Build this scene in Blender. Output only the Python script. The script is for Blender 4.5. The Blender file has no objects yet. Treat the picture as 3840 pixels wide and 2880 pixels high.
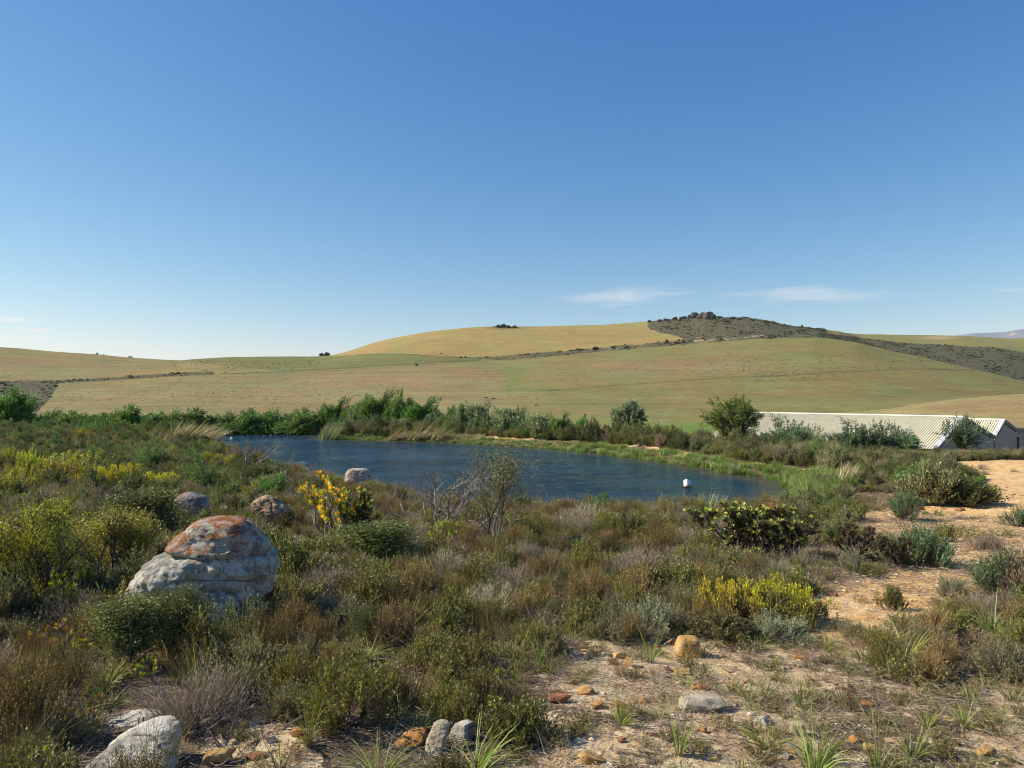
import bpy, bmesh, math, random, time
import numpy as np
from mathutils import Vector, Matrix

# ------------------------------------------------------------------ camera, sky, sun, exposure
S = bpy.context.scene
COL = S.collection
F = 2660.0            # focal length in pixels of the 3840 px wide photograph
XC, YH = 1920.0, 1480.0
cam_d = bpy.data.cameras.new('camera'); cam = bpy.data.objects.new('camera', cam_d); COL.objects.link(cam)
cam_d.sensor_width = 36.0; cam_d.lens = 36.0 * F / 3840.0
cam_d.shift_y = (YH - 1440.0) / 3840.0
cam_d.clip_start = 0.05; cam_d.clip_end = 30000.0
cam.location = (0, 0, 0); cam.rotation_euler = (math.radians(90), 0, 0)
S.camera = cam
S.cycles.filter_width = 1.05

SUN_AZ = math.radians(-88.0)     # from straight ahead, negative = left
SUN_EL = math.radians(37.0)
SUN_STRENGTH = 5.0
SKY_STRENGTH = 0.119
S.view_settings.view_transform = 'Standard'; S.view_settings.look = 'None'
S.view_settings.exposure = 0.56; S.view_settings.gamma = 1.0; S.view_settings.use_curve_mapping = False

world = bpy.data.worlds.new('World'); S.world = world; world.use_nodes = True
wn = world.node_tree; wn.nodes.clear()
def N(nt, typ, **kw):
    n = nt.nodes.new(typ)
    for k, v in kw.items():
        if k.startswith('i_'):
            key = k[2:]
            n.inputs[int(key) if key.isdigit() else key.replace('_', ' ')].default_value = v
        else: setattr(n, k, v)
    return n
wout = N(wn, 'ShaderNodeOutputWorld'); wbg = N(wn, 'ShaderNodeBackground'); wbg.inputs['Strength'].default_value = SKY_STRENGTH
sky = N(wn, 'ShaderNodeTexSky', sky_type='NISHITA', sun_disc=False, sun_elevation=SUN_EL, sun_rotation=SUN_AZ,
        altitude=150.0, air_density=1.0, dust_density=0.05, ozone_density=3.0)
tc = N(wn, 'ShaderNodeTexCoord')
sep = N(wn, 'ShaderNodeSeparateXYZ'); wn.links.new(tc.outputs['Generated'], sep.inputs[0])
def wm(op, a, b=None, c=None, clamp=False):
    m = N(wn, 'ShaderNodeMath', operation=op, use_clamp=clamp)
    for i, v in enumerate((a, b, c)):
        if v is None: continue
        if isinstance(v, (int, float)): m.inputs[i].default_value = v
        else: wn.links.new(v, m.inputs[i])
    return m.outputs[0]
# thin cirrus streaks low over the horizon: soft patches by direction, broken up by stretched noise
wy = wm('MAXIMUM', sep.outputs['Y'], 0.05)
wu = wm('DIVIDE', sep.outputs['X'], wy); wv = wm('DIVIDE', sep.outputs['Z'], wy)
cmb = N(wn, 'ShaderNodeCombineXYZ'); wn.links.new(wm('MULTIPLY', wu, 5.0), cmb.inputs[0])
wn.links.new(wm('MULTIPLY', wm('ADD', wv, wm('MULTIPLY', wu, -0.05)), 42.0), cmb.inputs[1])
cn = N(wn, 'ShaderNodeTexNoise', noise_dimensions='3D'); cn.inputs['Scale'].default_value = 1.5; cn.inputs['Detail'].default_value = 11.0
cn.inputs['Roughness'].default_value = 0.70; cn.inputs['Distortion'].default_value = 0.8
wn.links.new(cmb.outputs[0], cn.inputs['Vector'])
def patch(x, y, rx, ry, lo, hi, amt):
    du = wm('DIVIDE', wm('SUBTRACT', wu, (x - XC) / F), rx / F); dv = wm('DIVIDE', wm('SUBTRACT', wv, (YH - y) / F), ry / F)
    d2 = wm('ADD', wm('MULTIPLY', du, du), wm('MULTIPLY', dv, dv))
    e = wm('SUBTRACT', 1.0, d2, clamp=True)
    n = wm('ADD', cn.outputs['Fac'], wm('MULTIPLY', wm('SUBTRACT', e, 1.0), 0.35))
    t = wm('DIVIDE', wm('SUBTRACT', n, lo), hi - lo, clamp=True)
    return wm('MULTIPLY', wm('MULTIPLY', t, e, clamp=True), amt)
patches = [patch(2370, 1115, 360, 62, .30, .62, .62), patch(3020, 1108, 560, 62, .38, .66, .55), patch(3790, 1088, 120, 12, .30, .55, .3),
           patch(40, 1199, 80, 12, .22, .36, .9), patch(135, 1240, 90, 11, .22, .36, .9), patch(30, 1266, 85, 10, .22, .36, .75),
           patch(156, 1268, 35, 8, .2, .36, .7), patch(300, 1295, 130, 14, .30, .5, .3), patch(1135, 1055, 40, 8, .3, .5, .25)]
acc = patches[0]
for p_ in patches[1:]: acc = wm('MAXIMUM', acc, p_)
front = wm('GREATER_THAN', sep.outputs['Y'], 0.06)
acc = wm('MULTIPLY', acc, front)
hs = N(wn, 'ShaderNodeHueSaturation'); hs.inputs['Hue'].default_value = 0.5; hs.inputs['Saturation'].default_value = 1.08; hs.inputs['Value'].default_value = 1.0
ssep = N(wn, 'ShaderNodeSeparateColor'); wn.links.new(sky.outputs[0], ssep.inputs[0]); scmb = N(wn, 'ShaderNodeCombineColor')
for i_, (k_, g_) in enumerate(((.50, 1.30), (.735, 1.0), (1.30, .68))): wn.links.new(wm('MULTIPLY', wm('POWER', ssep.outputs[i_], g_), k_), scmb.inputs[i_])
wn.links.new(scmb.outputs[0], hs.inputs['Color'])
cmix = N(wn, 'ShaderNodeMix', data_type='RGBA'); wn.links.new(acc, cmix.inputs[0]); wn.links.new(hs.outputs[0], cmix.inputs[6])
cmix.inputs[7].default_value = (5.2, 5.2, 5.3, 1)
wn.links.new(cmix.outputs[2], wbg.inputs['Color']); wn.links.new(wbg.outputs[0], wout.inputs[0])

sun_d = bpy.data.lights.new('sun', 'SUN'); sun = bpy.data.objects.new('sun', sun_d); COL.objects.link(sun)
sun_d.energy = SUN_STRENGTH; sun_d.angle = math.radians(0.5); sun_d.color = (1.0, 0.90, 0.72)
sdir = Vector((math.sin(SUN_AZ) * math.cos(SUN_EL), math.cos(SUN_AZ) * math.cos(SUN_EL), math.sin(SUN_EL)))
sun.rotation_euler = (-sdir).to_track_quat('-Z', 'Y').to_euler(); sun.location = (-20, 0, 30)

# ------------------------------------------------------------------ helpers
rng = np.random.default_rng(7)
def U(x): return (np.asarray(x, float) - XC) / F
def V(y): return (np.asarray(y, float) - YH) / F
def norm(v):
    v = np.asarray(v, float); return v / np.maximum(np.linalg.norm(v, axis=-1, keepdims=True), 1e-9)
def sstep(a, b, x): t = np.clip((x - a) / (b - a), 0, 1); return t * t * (3 - 2 * t)
def _hash(ix, iy, iz, s):
    h = (ix * 374761393 + iy * 668265263 + iz * 2147483647 + s * 974634777) & 0xffffffff
    h = ((h ^ (h >> 13)) * 1274126177) & 0xffffffff
    h = ((h ^ (h >> 16)) * 2246822519) & 0xffffffff
    return ((h ^ (h >> 15)) & 0xffff) / 65535.0
def vnoise(x, y, z=0.0, seed=0):
    x, y, z = np.broadcast_arrays(np.asarray(x, float), np.asarray(y, float), np.asarray(z, float))
    ix = np.floor(x).astype(np.int64); iy = np.floor(y).astype(np.int64); iz = np.floor(z).astype(np.int64)
    fx = x - ix; fy = y - iy; fz = z - iz
    fx = fx * fx * (3 - 2 * fx); fy = fy * fy * (3 - 2 * fy); fz = fz * fz * (3 - 2 * fz)
    r = 0
    for dx in (0, 1):
        for dy in (0, 1):
            for dz in (0, 1):
                w = (fx if dx else 1 - fx) * (fy if dy else 1 - fy) * (fz if dz else 1 - fz)
                r = r + w * _hash(ix + dx, iy + dy, iz + dz, seed)
    return r * 2 - 1
def fbm(x, y, z=0.0, seed=0, oct=4, rough=0.5):
    a = 1.0; t = 0; s = 0; f = 1.0
    for o in range(oct):
        t = t + a * vnoise(np.asarray(x) * f, np.asarray(y) * f, np.asarray(z) * f, seed + o * 17); s += a; a *= rough; f *= 2.03
    return t / s
def inpoly(px, py, poly):
    px = np.asarray(px); py = np.asarray(py); r = np.zeros(px.shape, bool); n = len(poly)
    for i in range(n):
        x0, y0 = poly[i]; x1, y1 = poly[(i + 1) % n]
        if y0 == y1: continue
        c = ((y0 > py) != (y1 > py)) & (px < (x1 - x0) * (py - y0) / (y1 - y0) + x0)
        r ^= c
    return r
def segdist(px, py, poly, closed=True):
    d = np.full(np.shape(px), 1e9); n = len(poly)
    for i in range(n if closed else n - 1):
        ax, ay = poly[i]; bx, by = poly[(i + 1) % n]
        ex, ey = bx - ax, by - ay; t = np.clip(((px - ax) * ex + (py - ay) * ey) / (ex * ex + ey * ey + 1e-12), 0, 1)
        d = np.minimum(d, np.hypot(px - ax - t * ex, py - ay - t * ey))
    return d
def cv(pts, x): pts = sorted(pts); return np.interp(x, [p[0] for p in pts], [p[1] for p in pts])

def tag(o, label=None, cat=None, group=None, kind=None):
    if label: o['label'] = label
    if cat: o['category'] = cat
    if group: o['group'] = group
    if kind: o['kind'] = kind
    return o
def link(name, data, parent=None, loc=(0, 0, 0), rot=(0, 0, 0), scale=(1, 1, 1)):
    o = bpy.data.objects.new(name, data); COL.objects.link(o)
    o.location = loc; o.rotation_euler = rot; o.scale = scale
    if parent: o.parent = parent
    return o

def mesh_quads(name, Q, C, mats, midx=None, smooth=False, weld=False):
    """Q (n,4,3) separate quads; C (n,3) or (n,4,3) colours"""
    Q = np.asarray(Q, np.float32); n = len(Q)
    me = bpy.data.meshes.new(name)
    me.vertices.add(n * 4); me.vertices.foreach_set('co', Q.reshape(-1))
    me.loops.add(n * 4); me.loops.foreach_set('vertex_index', np.arange(n * 4, dtype=np.int32))
    me.polygons.add(n); me.polygons.foreach_set('loop_start', np.arange(0, n * 4, 4, dtype=np.int32))
    me.polygons.foreach_set('loop_total', np.full(n, 4, np.int32))
    if midx is not None: me.polygons.foreach_set('material_index', np.asarray(midx, np.int32))
    if smooth: me.polygons.foreach_set('use_smooth', np.ones(n, bool))
    C = np.asarray(C, np.float32)
    if C.ndim == 2: C = np.repeat(C[:, None, :], 4, 1)
    rgba = np.ones((n * 4, 4), np.float32); rgba[:, :3] = C.reshape(-1, 3)
    at = me.color_attributes.new('col', 'FLOAT_COLOR', 'POINT'); at.data.foreach_set('color', rgba.reshape(-1))
    for m in mats: me.materials.append(m)
    me.update(calc_edges=True); me.validate(); return me
def mesh_grid(name, P, attrs, mat, smooth=True, keep=None):
    """P (rows, cols, 3) grid"""
    h, w = P.shape[:2]; me = bpy.data.meshes.new(name)
    idx = np.arange(h * w).reshape(h, w)
    q = np.stack([idx[:-1, :-1], idx[:-1, 1:], idx[1:, 1:], idx[1:, :-1]], -1).reshape(-1, 4)
    if keep is not None: q = q[keep.reshape(-1)]
    used = np.unique(q); remap = np.full(h * w, -1); remap[used] = np.arange(len(used)); q = remap[q]
    n = len(q); me.vertices.add(len(used)); me.vertices.foreach_set('co', P.reshape(-1, 3)[used].astype(np.float32).reshape(-1))
    me.loops.add(n * 4); me.loops.foreach_set('vertex_index', q.astype(np.int32).reshape(-1))
    me.polygons.add(n); me.polygons.foreach_set('loop_start', np.arange(0, n * 4, 4, dtype=np.int32)); me.polygons.foreach_set('loop_total', np.full(n, 4, np.int32))
    me.polygons.foreach_set('use_smooth', np.full(n, smooth, bool))
    for k, A in attrs.items():
        rgba = np.ones((len(used), 4), np.float32); rgba[:, :3] = A.reshape(-1, 3)[used]
        at = me.color_attributes.new(k, 'FLOAT_COLOR', 'POINT'); at.data.foreach_set('color', rgba.reshape(-1))
    me.materials.append(mat); me.update(calc_edges=True); return me

# ------------------------------------------------------------------ materials
def mat_new(name):
    m = bpy.data.materials.new(name); m.use_nodes = True; nt = m.node_tree; nt.nodes.clear()
    return m, nt, N(nt, 'ShaderNodeOutputMaterial')
def L(nt, a, b): nt.links.new(a, b)
def mathn(nt, op, a, b=0.0, c=None, clamp=False):
    m = N(nt, 'ShaderNodeMath', operation=op, use_clamp=clamp)
    for i, v in enumerate((a, b, c)):
        if v is None: continue
        if isinstance(v, (int, float)): m.inputs[i].default_value = v
        else: L(nt, v, m.inputs[i])
    return m.outputs[0]
def noise(nt, vec, scale, detail=4.0, rough=0.55, dist=0.0):
    n = N(nt, 'ShaderNodeTexNoise'); n.inputs['Scale'].default_value = scale; n.inputs['Detail'].default_value = detail
    n.inputs['Roughness'].default_value = rough; n.inputs['Distortion'].default_value = dist
    if vec is not None: L(nt, vec, n.inputs['Vector'])
    return n.outputs['Fac']
def ramp(nt, fac, stops):
    r = N(nt, 'ShaderNodeValToRGB'); e = r.color_ramp.elements
    while len(e) < len(stops): e.new(0.5)
    for i, (p, c) in enumerate(stops):
        e[i].position = p; e[i].color = (c, c, c, 1) if isinstance(c, (int, float)) else (*c, 1)
    L(nt, fac, r.inputs[0]); return r.outputs[0]
def mixc(nt, fac, a, b, blend='MIX'):
    m = N(nt, 'ShaderNodeMix', data_type='RGBA', blend_type=blend)
    for i, v in ((0, fac), (6, a), (7, b)):
        if isinstance(v, (int, float)): m.inputs[i].default_value = v if i == 0 else (v, v, v, 1)
        elif isinstance(v, tuple): m.inputs[i].default_value = (*v, 1)
        else: L(nt, v, m.inputs[i])
    return m.outputs[2]
def attr(nt, name):
    a = N(nt, 'ShaderNodeAttribute', attribute_name=name); return a
def obj_coord(nt): return N(nt, 'ShaderNodeTexCoord').outputs['Object']
def geo_pos(nt): return N(nt, 'ShaderNodeNewGeometry').outputs['Position']
def mapping(nt, vec, sc):
    m = N(nt, 'ShaderNodeMapping'); m.inputs['Scale'].default_value = sc; L(nt, vec, m.inputs[0]); return m.outputs[0]
def bump(nt, h, strength, dist):
    b = N(nt, 'ShaderNodeBump'); b.inputs['Strength'].default_value = strength; b.inputs['Distance'].default_value = dist
    L(nt, h, b.inputs['Height']); return b.outputs[0]
def princ(nt, out, col, rough=0.9, spec=0.2, nrm=None, metal=0.0):
    p = N(nt, 'ShaderNodeBsdfPrincipled'); p.inputs['Roughness'].default_value = rough if isinstance(rough, (int, float)) else 0.5
    if not isinstance(rough, (int, float)): L(nt, rough, p.inputs['Roughness'])
    p.inputs['Specular IOR Level'].default_value = spec; p.inputs['Metallic'].default_value = metal
    if isinstance(col, tuple): p.inputs['Base Color'].default_value = (*col, 1)
    else: L(nt, col, p.inputs['Base Color'])
    if nrm is not None: L(nt, nrm, p.inputs['Normal'])
    L(nt, p.outputs[0], out.inputs[0]); return p

def foliage_material(name, trans=0.25, rough=0.5, spec=0.35, var=0.55):
    m, nt, out = mat_new(name)
    a = attr(nt, 'col').outputs['Color']
    oi = N(nt, 'ShaderNodeObjectInfo')
    hsv = N(nt, 'ShaderNodeHueSaturation'); L(nt, a, hsv.inputs['Color'])
    L(nt, mathn(nt, 'ADD', 0.5 - 0.018, mathn(nt, 'MULTIPLY', oi.outputs['Random'], 0.036)), hsv.inputs['Hue'])
    r2 = mathn(nt, 'FRACT', mathn(nt, 'MULTIPLY', oi.outputs['Random'], 37.7))
    L(nt, mathn(nt, 'ADD', 1.14 - var / 2, mathn(nt, 'MULTIPLY', r2, var)), hsv.inputs['Value'])
    hsv.inputs['Saturation'].default_value = 1.0
    p = princ(nt, out, hsv.outputs[0], rough, spec)
    if trans > 0:
        t = N(nt, 'ShaderNodeBsdfTranslucent'); L(nt, mixc(nt, 1.0, hsv.outputs[0], (1.2, 1.2, 0.55), 'MULTIPLY'), t.inputs['Color'])
        mx = N(nt, 'ShaderNodeMixShader'); mx.inputs[0].default_value = trans
        L(nt, p.outputs[0], mx.inputs[1]); L(nt, t.outputs[0], mx.inputs[2]); L(nt, mx.outputs[0], out.inputs[0])
    return m
M_LEAF = foliage_material('leaf')
M_DRY = foliage_material('dry_leaf', trans=0.12, rough=0.8, spec=0.1)
M_WOOD = foliage_material('bark', trans=0.0, rough=0.85, spec=0.15, var=0.25)

def near_ground_material():
    m, nt, out = mat_new('ground_sand_and_litter'); pos = geo_pos(nt)
    mk = N(nt, 'ShaderNodeSeparateColor'); L(nt, attr(nt, 'mask').outputs['Color'], mk.inputs[0])
    n1 = noise(nt, pos, 1.1, 6, .6); n2 = noise(nt, pos, 9.0, 6, .65); n3 = noise(nt, pos, 60.0, 5, .7); n4 = noise(nt, pos, 3.2, 5, .6)
    sand = mixc(nt, ramp(nt, n2, [(.38, 0.0), (.60, 1.0)]), (0.70, 0.56, 0.37), (0.54, 0.38, 0.21))
    sand = mixc(nt, ramp(nt, n4, [(.55, 0.0), (.72, .8)]), sand, (0.46, 0.30, 0.15))
    ochre = mixc(nt, ramp(nt, n4, [(.36, 0.0), (.66, 1.0)]), (0.74, 0.53, 0.27), (0.63, 0.37, 0.15))
    ochre = mixc(nt, ramp(nt, mathn(nt, 'MULTIPLY', n2, mathn(nt, 'ADD', n4, .4)), [(.48, 0.0), (.62, .7)]), ochre, (0.36, 0.15, 0.06))
    vor = N(nt, 'ShaderNodeTexVoronoi'); vor.inputs['Scale'].default_value = 26.0; L(nt, pos, vor.inputs['Vector'])
    chips = ramp(nt, vor.outputs['Distance'], [(.16, 1.0), (.24, 0.0)])
    ochre = mixc(nt, mathn(nt, 'MULTIPLY', chips, ramp(nt, n4, [(.45, 0.0), (.6, .8)])), ochre, (0.40, 0.17, 0.07))
    litter = mixc(nt, ramp(nt, n2, [(.3, 0.0), (.7, 1.0)]), (0.22, 0.17, 0.11), (0.085, 0.065, 0.04))
    c = mixc(nt, mk.outputs[1], sand, ochre)
    base_l = mathn(nt, 'SUBTRACT', 1.0, mk.outputs[0], clamp=True)
    lf = mathn(nt, 'ADD', base_l, mathn(nt, 'MULTIPLY', mathn(nt, 'SUBTRACT', n1, .52), 2.2))
    lf = mathn(nt, 'ADD', lf, mathn(nt, 'MULTIPLY', mathn(nt, 'SUBTRACT', n2, .5), 1.3))
    lf = ramp(nt, lf, [(.38, 0.0), (.52, 1.0)])
    lf = mathn(nt, 'MULTIPLY', lf, mathn(nt, 'SUBTRACT', 1.0, mathn(nt, 'MULTIPLY', mk.outputs[1], .72), clamp=True))
    c = mixc(nt, lf, c, litter)
    c = mixc(nt, mk.outputs[2], c, (0.09, 0.085, 0.035))
    c = mixc(nt, ramp(nt, n3, [(.3, .35), (.6, 0.0)]), c, mixc(nt, 1.0, c, (.45, .42, .40), 'MULTIPLY'))
    h = mathn(nt, 'ADD', mathn(nt, 'MULTIPLY', n2, .6), mathn(nt, 'MULTIPLY', n3, .25))
    princ(nt, out, c, .95, .08, bump(nt, h, .9, .06)); return m
def hill_material():
    m, nt, out = mat_new('hill_fields'); pos = geo_pos(nt)
    a = attr(nt, 'col').outputs['Color']; mk = N(nt, 'ShaderNodeSeparateColor'); L(nt, attr(nt, 'mask').outputs['Color'], mk.inputs[0])
    n1 = noise(nt, pos, .02, 7, .65); n2 = noise(nt, pos, .22, 6, .7)
    st = noise(nt, mapping(nt, pos, (.012, .012, .55)), 1.0, 6, .65, .4)
    st2 = noise(nt, mapping(nt, pos, (.05, .01, .35)), 1.0, 5, .7, .2)
    v = mathn(nt, 'ADD', mathn(nt, 'MULTIPLY', mathn(nt, 'SUBTRACT', n1, .5), .55), mathn(nt, 'MULTIPLY', mathn(nt, 'SUBTRACT', n2, .5), 1.15))
    v = mathn(nt, 'ADD', v, mathn(nt, 'MULTIPLY', mathn(nt, 'SUBTRACT', st, .5), .7))
    v = mathn(nt, 'ADD', v, mathn(nt, 'MULTIPLY', mathn(nt, 'SUBTRACT', st2, .5), .35))
    rows = noise(nt, mapping(nt, pos, (.004, .004, 1.6)), 1.0, 4, .75, .25); v = mathn(nt, 'ADD', v, mathn(nt, 'MULTIPLY', mathn(nt, 'SUBTRACT', rows, .5), .4))
    br = mathn(nt, 'ADD', 1.0, v)
    cc = N(nt, 'ShaderNodeVectorMath', operation='SCALE'); L(nt, a, cc.inputs[0]); L(nt, br, cc.inputs['Scale'])
    n5 = noise(nt, mapping(nt, pos, (1, .6, 1)), .016, 8, .66)
    c = mixc(nt, ramp(nt, n5, [(.44, 0.0), (.60, .8)]), cc.outputs[0], mixc(nt, 1.0, cc.outputs[0], (1.18, .90, .92), 'MULTIPLY'))
    c = mixc(nt, ramp(nt, st, [(.52, 0.0), (.72, .5)]), c, mixc(nt, 1.0, c, (.84, 1.0, .72), 'MULTIPLY'))
    vor = N(nt, 'ShaderNodeTexVoronoi'); vor.inputs['Scale'].default_value = .45; L(nt, pos, vor.inputs['Vector'])
    sc = mixc(nt, ramp(nt, vor.outputs['Distance'], [(.1, 1.0), (.75, 0.0)]), (.065, .068, .042), (.14, .14, .085))
    sc = mixc(nt, ramp(nt, n2, [(.45, 0.0), (.7, 1.0)]), sc, (.10, .075, .05))
    c = mixc(nt, mathn(nt, 'MULTIPLY', mk.outputs[0], ramp(nt, n2, [(.30, .35), (.48, .95)])), c, sc)
    h = mathn(nt, 'ADD', mathn(nt, 'MULTIPLY', n2, mathn(nt, 'ADD', .35, mk.outputs[0])), mathn(nt, 'MULTIPLY', noise(nt, pos, 1.2, 4, .6), .5))
    princ(nt, out, c, .95, .05, bump(nt, h, .8, .8)); return m
def water_material():
    m, nt, out = mat_new('pond_water'); pos = geo_pos(nt)
    w1 = noise(nt, mapping(nt, pos, (1.1, 3.0, 1)), 1.2, 5, .55, .5); w2 = noise(nt, mapping(nt, pos, (2.2, 5.5, 1)), 3.0, 4, .6, .4)
    patchy = ramp(nt, noise(nt, mapping(nt, pos, (1, 2.2, 1)), .10, 4, .6), [(.36, .28), (.60, 1.0)])
    h = mathn(nt, 'MULTIPLY', mathn(nt, 'ADD', w1, mathn(nt, 'MULTIPLY', w2, .4)), patchy)
    # suspended silt gives the water its own dark blue-green body colour
    p = princ(nt, out, mixc(nt, attr(nt, 'shoal').outputs['Color'], (0.016, 0.045, 0.075), (.11, .09, .05)), .05, .5, bump(nt, h, 1.0, .34)); p.inputs['IOR'].default_value = 1.33; return m
def rock_material(name, base, base2, dark, lichen=None, lich_amt=0.0, scale=1.0, pale=None, darkamt=.5, lich_dir=(-.5, -.2, .8)):
    m, nt, out = mat_new(name); pos = geo_pos(nt)
    n1 = noise(nt, pos, 2.2 * scale, 7, .62); n2 = noise(nt, pos, 9.0 * scale, 7, .68); n3 = noise(nt, pos, 45.0 * scale, 5, .7); n4 = noise(nt, pos, 4.5 * scale, 6, .66, .4)
    c = mixc(nt, ramp(nt, n1, [(.38, 0.0), (.62, 1.0)]), base, base2)
    if pale: c = mixc(nt, ramp(nt, n4, [(.56, 0.0), (.66, .85)]), c, pale)
    up = N(nt, 'ShaderNodeSeparateXYZ'); L(nt, N(nt, 'ShaderNodeNewGeometry').outputs['Normal'], up.inputs[0])
    dk = mathn(nt, 'ADD', n2, mathn(nt, 'MULTIPLY', up.outputs[2], .06))
    c = mixc(nt, ramp(nt, mathn(nt, 'MULTIPLY', dk, mathn(nt, 'ADD', n1, .5)), [(.52, 0.0), (.62, darkamt)]), c, dark)
    if lichen:
        vm = N(nt, 'ShaderNodeVectorMath', operation='DOT_PRODUCT'); L(nt, N(nt, 'ShaderNodeNewGeometry').outputs['Normal'], vm.inputs[0]); vm.inputs[1].default_value = lich_dir
        lf = mathn(nt, 'ADD', mathn(nt, 'MULTIPLY', vm.outputs['Value'], .16), noise(nt, pos, 2.6 * scale, 8, .66, .3))
        lf = ramp(nt, lf, [(.60 - lich_amt * .12, 0.0), (.69 - lich_amt * .12, 1.0)])
        lf = mathn(nt, 'MULTIPLY', lf, ramp(nt, mathn(nt, 'ADD', mathn(nt, 'MULTIPLY', n3, .5), mathn(nt, 'MULTIPLY', n2, .5)), [(.40, .1), (.52, 1.0)]))
        c = mixc(nt, lf, c, mixc(nt, n2, lichen, tuple(v * .55 for v in lichen)))
    ck = mathn(nt, 'ABSOLUTE', mathn(nt, 'SUBTRACT', noise(nt, mapping(nt, pos, (1.17, .9, 2.1)), 1.9 * scale, 4, .6, .6), .5)); crk = mathn(nt, 'MULTIPLY', ramp(nt, ck, [(.002, .5), (.009, 0.0)]), ramp(nt, noise(nt, pos, 1.3 * scale, 2, .5), [(.50, 0.0), (.56, 1.0)]))
    c = mixc(nt, crk, c, tuple(v * .5 for v in dark))
    c = mixc(nt, ramp(nt, n3, [(.3, .5), (.55, 0.0)]), c, mixc(nt, 1.0, c, (.55, .53, .5), 'MULTIPLY'))
    mus = noise(nt, mapping(nt, pos, (1, 1, 3.0)), 5.0 * scale, 8, .7, .6)
    h = mathn(nt, 'ADD', mathn(nt, 'MULTIPLY', n2, .6), mathn(nt, 'ADD', mathn(nt, 'MULTIPLY', n3, .25), mathn(nt, 'MULTIPLY', mus, .7)))
    h = mathn(nt, 'SUBTRACT', h, mathn(nt, 'MULTIPLY', crk, .8))
    princ(nt, out, c, .9, .12, bump(nt, h, 1.0, .05 / scale ** .5)); return m
def paint_material(name, col, rough=.5, spec=.3, dirt=.25, metal=0.0):
    m, nt, out = mat_new(name); pos = geo_pos(nt)
    n1 = noise(nt, mapping(nt, pos, (1, 1, .25)), 2.0, 6, .65); n2 = noise(nt, pos, 14.0, 5, .6)
    f = ramp(nt, mathn(nt, 'MULTIPLY', n1, mathn(nt, 'ADD', n2, .5)), [(.42, 0.0), (.75, dirt)])
    princ(nt, out, mixc(nt, f, col, tuple(v * .55 for v in col)), rough, spec, None, metal); return m
M_GROUND = near_ground_material(); M_HILL = hill_material(); M_WATER = water_material()
M_ROCK_W = rock_material('pale_quartzite', (.66, .62, .53), (.48, .455, .40), (.11, .10, .09), pale=(.68, .62, .50), darkamt=.62)
M_ROCK_L = rock_material('lichened_quartzite', (.52, .48, .40), (.34, .32, .29), (.075, .06, .055), lichen=(.37, .135, .045), lich_amt=.5, pale=(.58, .53, .44), darkamt=.65)
M_ROCK_L2 = rock_material('grey_lichened_rock', (.36, .35, .32), (.25, .24, .23), (.08, .07, .07), lichen=(.40, .14, .05), lich_amt=-.15, pale=(.50, .48, .42), darkamt=.6)
M_ROCK_WP = rock_material('pinkish_quartzite', (.52, .44, .38), (.46, .34, .27), (.16, .13, .12), pale=(.60, .55, .49), darkamt=.45)
M_ROCK_C = rock_material('tan_craggy_rock', (.46, .33, .20), (.38, .24, .16), (.12, .08, .06), pale=(.52, .42, .30), darkamt=.6)
M_ROCK_O = rock_material('orange_sandstone', (.56, .30, .10), (.48, .22, .07), (.25, .10, .04), scale=3.0, pale=(.62, .42, .2), darkamt=.4)
M_ROCK_Y = rock_material('yellow_sandstone', (.62, .42, .17), (.55, .31, .11), (.28, .14, .06), scale=3.0, pale=(.66, .55, .36), darkamt=.35)
M_ROCK_R = rock_material('red_sandstone', (.42, .19, .09), (.34, .14, .07), (.15, .07, .04), scale=3.0, pale=(.5, .33, .2), darkamt=.5)
M_ROCK_P = rock_material('pink_sandstone', (.56, .36, .24), (.50, .34, .22), (.25, .15, .1), scale=3.0, pale=(.64, .52, .4), darkamt=.4)
M_ROCK_WS = rock_material('white_sandstone', (.60, .54, .42), (.52, .43, .30), (.22, .17, .12), scale=3.0, pale=(.66, .62, .52), darkamt=.35)
M_ROCK_D = rock_material('dark_hilltop_rock', (.075, .065, .065), (.12, .11, .10), (.03, .028, .03), scale=.08, pale=(.19, .18, .165), darkamt=.7)
M_PEB = foliage_material('pebble', trans=0, rough=.9, spec=.1, var=.5)

# ------------------------------------------------------------------ terrain
WATER = -4.06
POND_PX = [(745, 1632), (900, 1622), (1190, 1628), (1230, 1648), (1500, 1653), (1700, 1660), (1900, 1672), (2100, 1687), (2300, 1706), (2600, 1750), (2760, 1777),
           (2940, 1800), (3015, 1840), (3000, 1900), (2920, 1935), (2500, 1945), (2000, 1935), (1700, 1915), (1500, 1872), (1420, 1838), (1300, 1812), (1200, 1795), (1010, 1755), (860, 1700), (780, 1660)]
POND = [(float(U(x) * -WATER / V(y)), float(-WATER / V(y))) for x, y in POND_PX]
CREST = [(-1500, 74), (0, 78), (760, 79), (1190, 78), (1500, 69), (1900, 61.5), (2300, 53), (2600, 46.5), (2900, 42.5), (3200, 41), (3500, 41), (3840, 43), (5500, 46)]
def pond_d(X, Y):
    d = segdist(X, Y, POND); return np.where(inpoly(X, Y, POND), -d, d)
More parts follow.
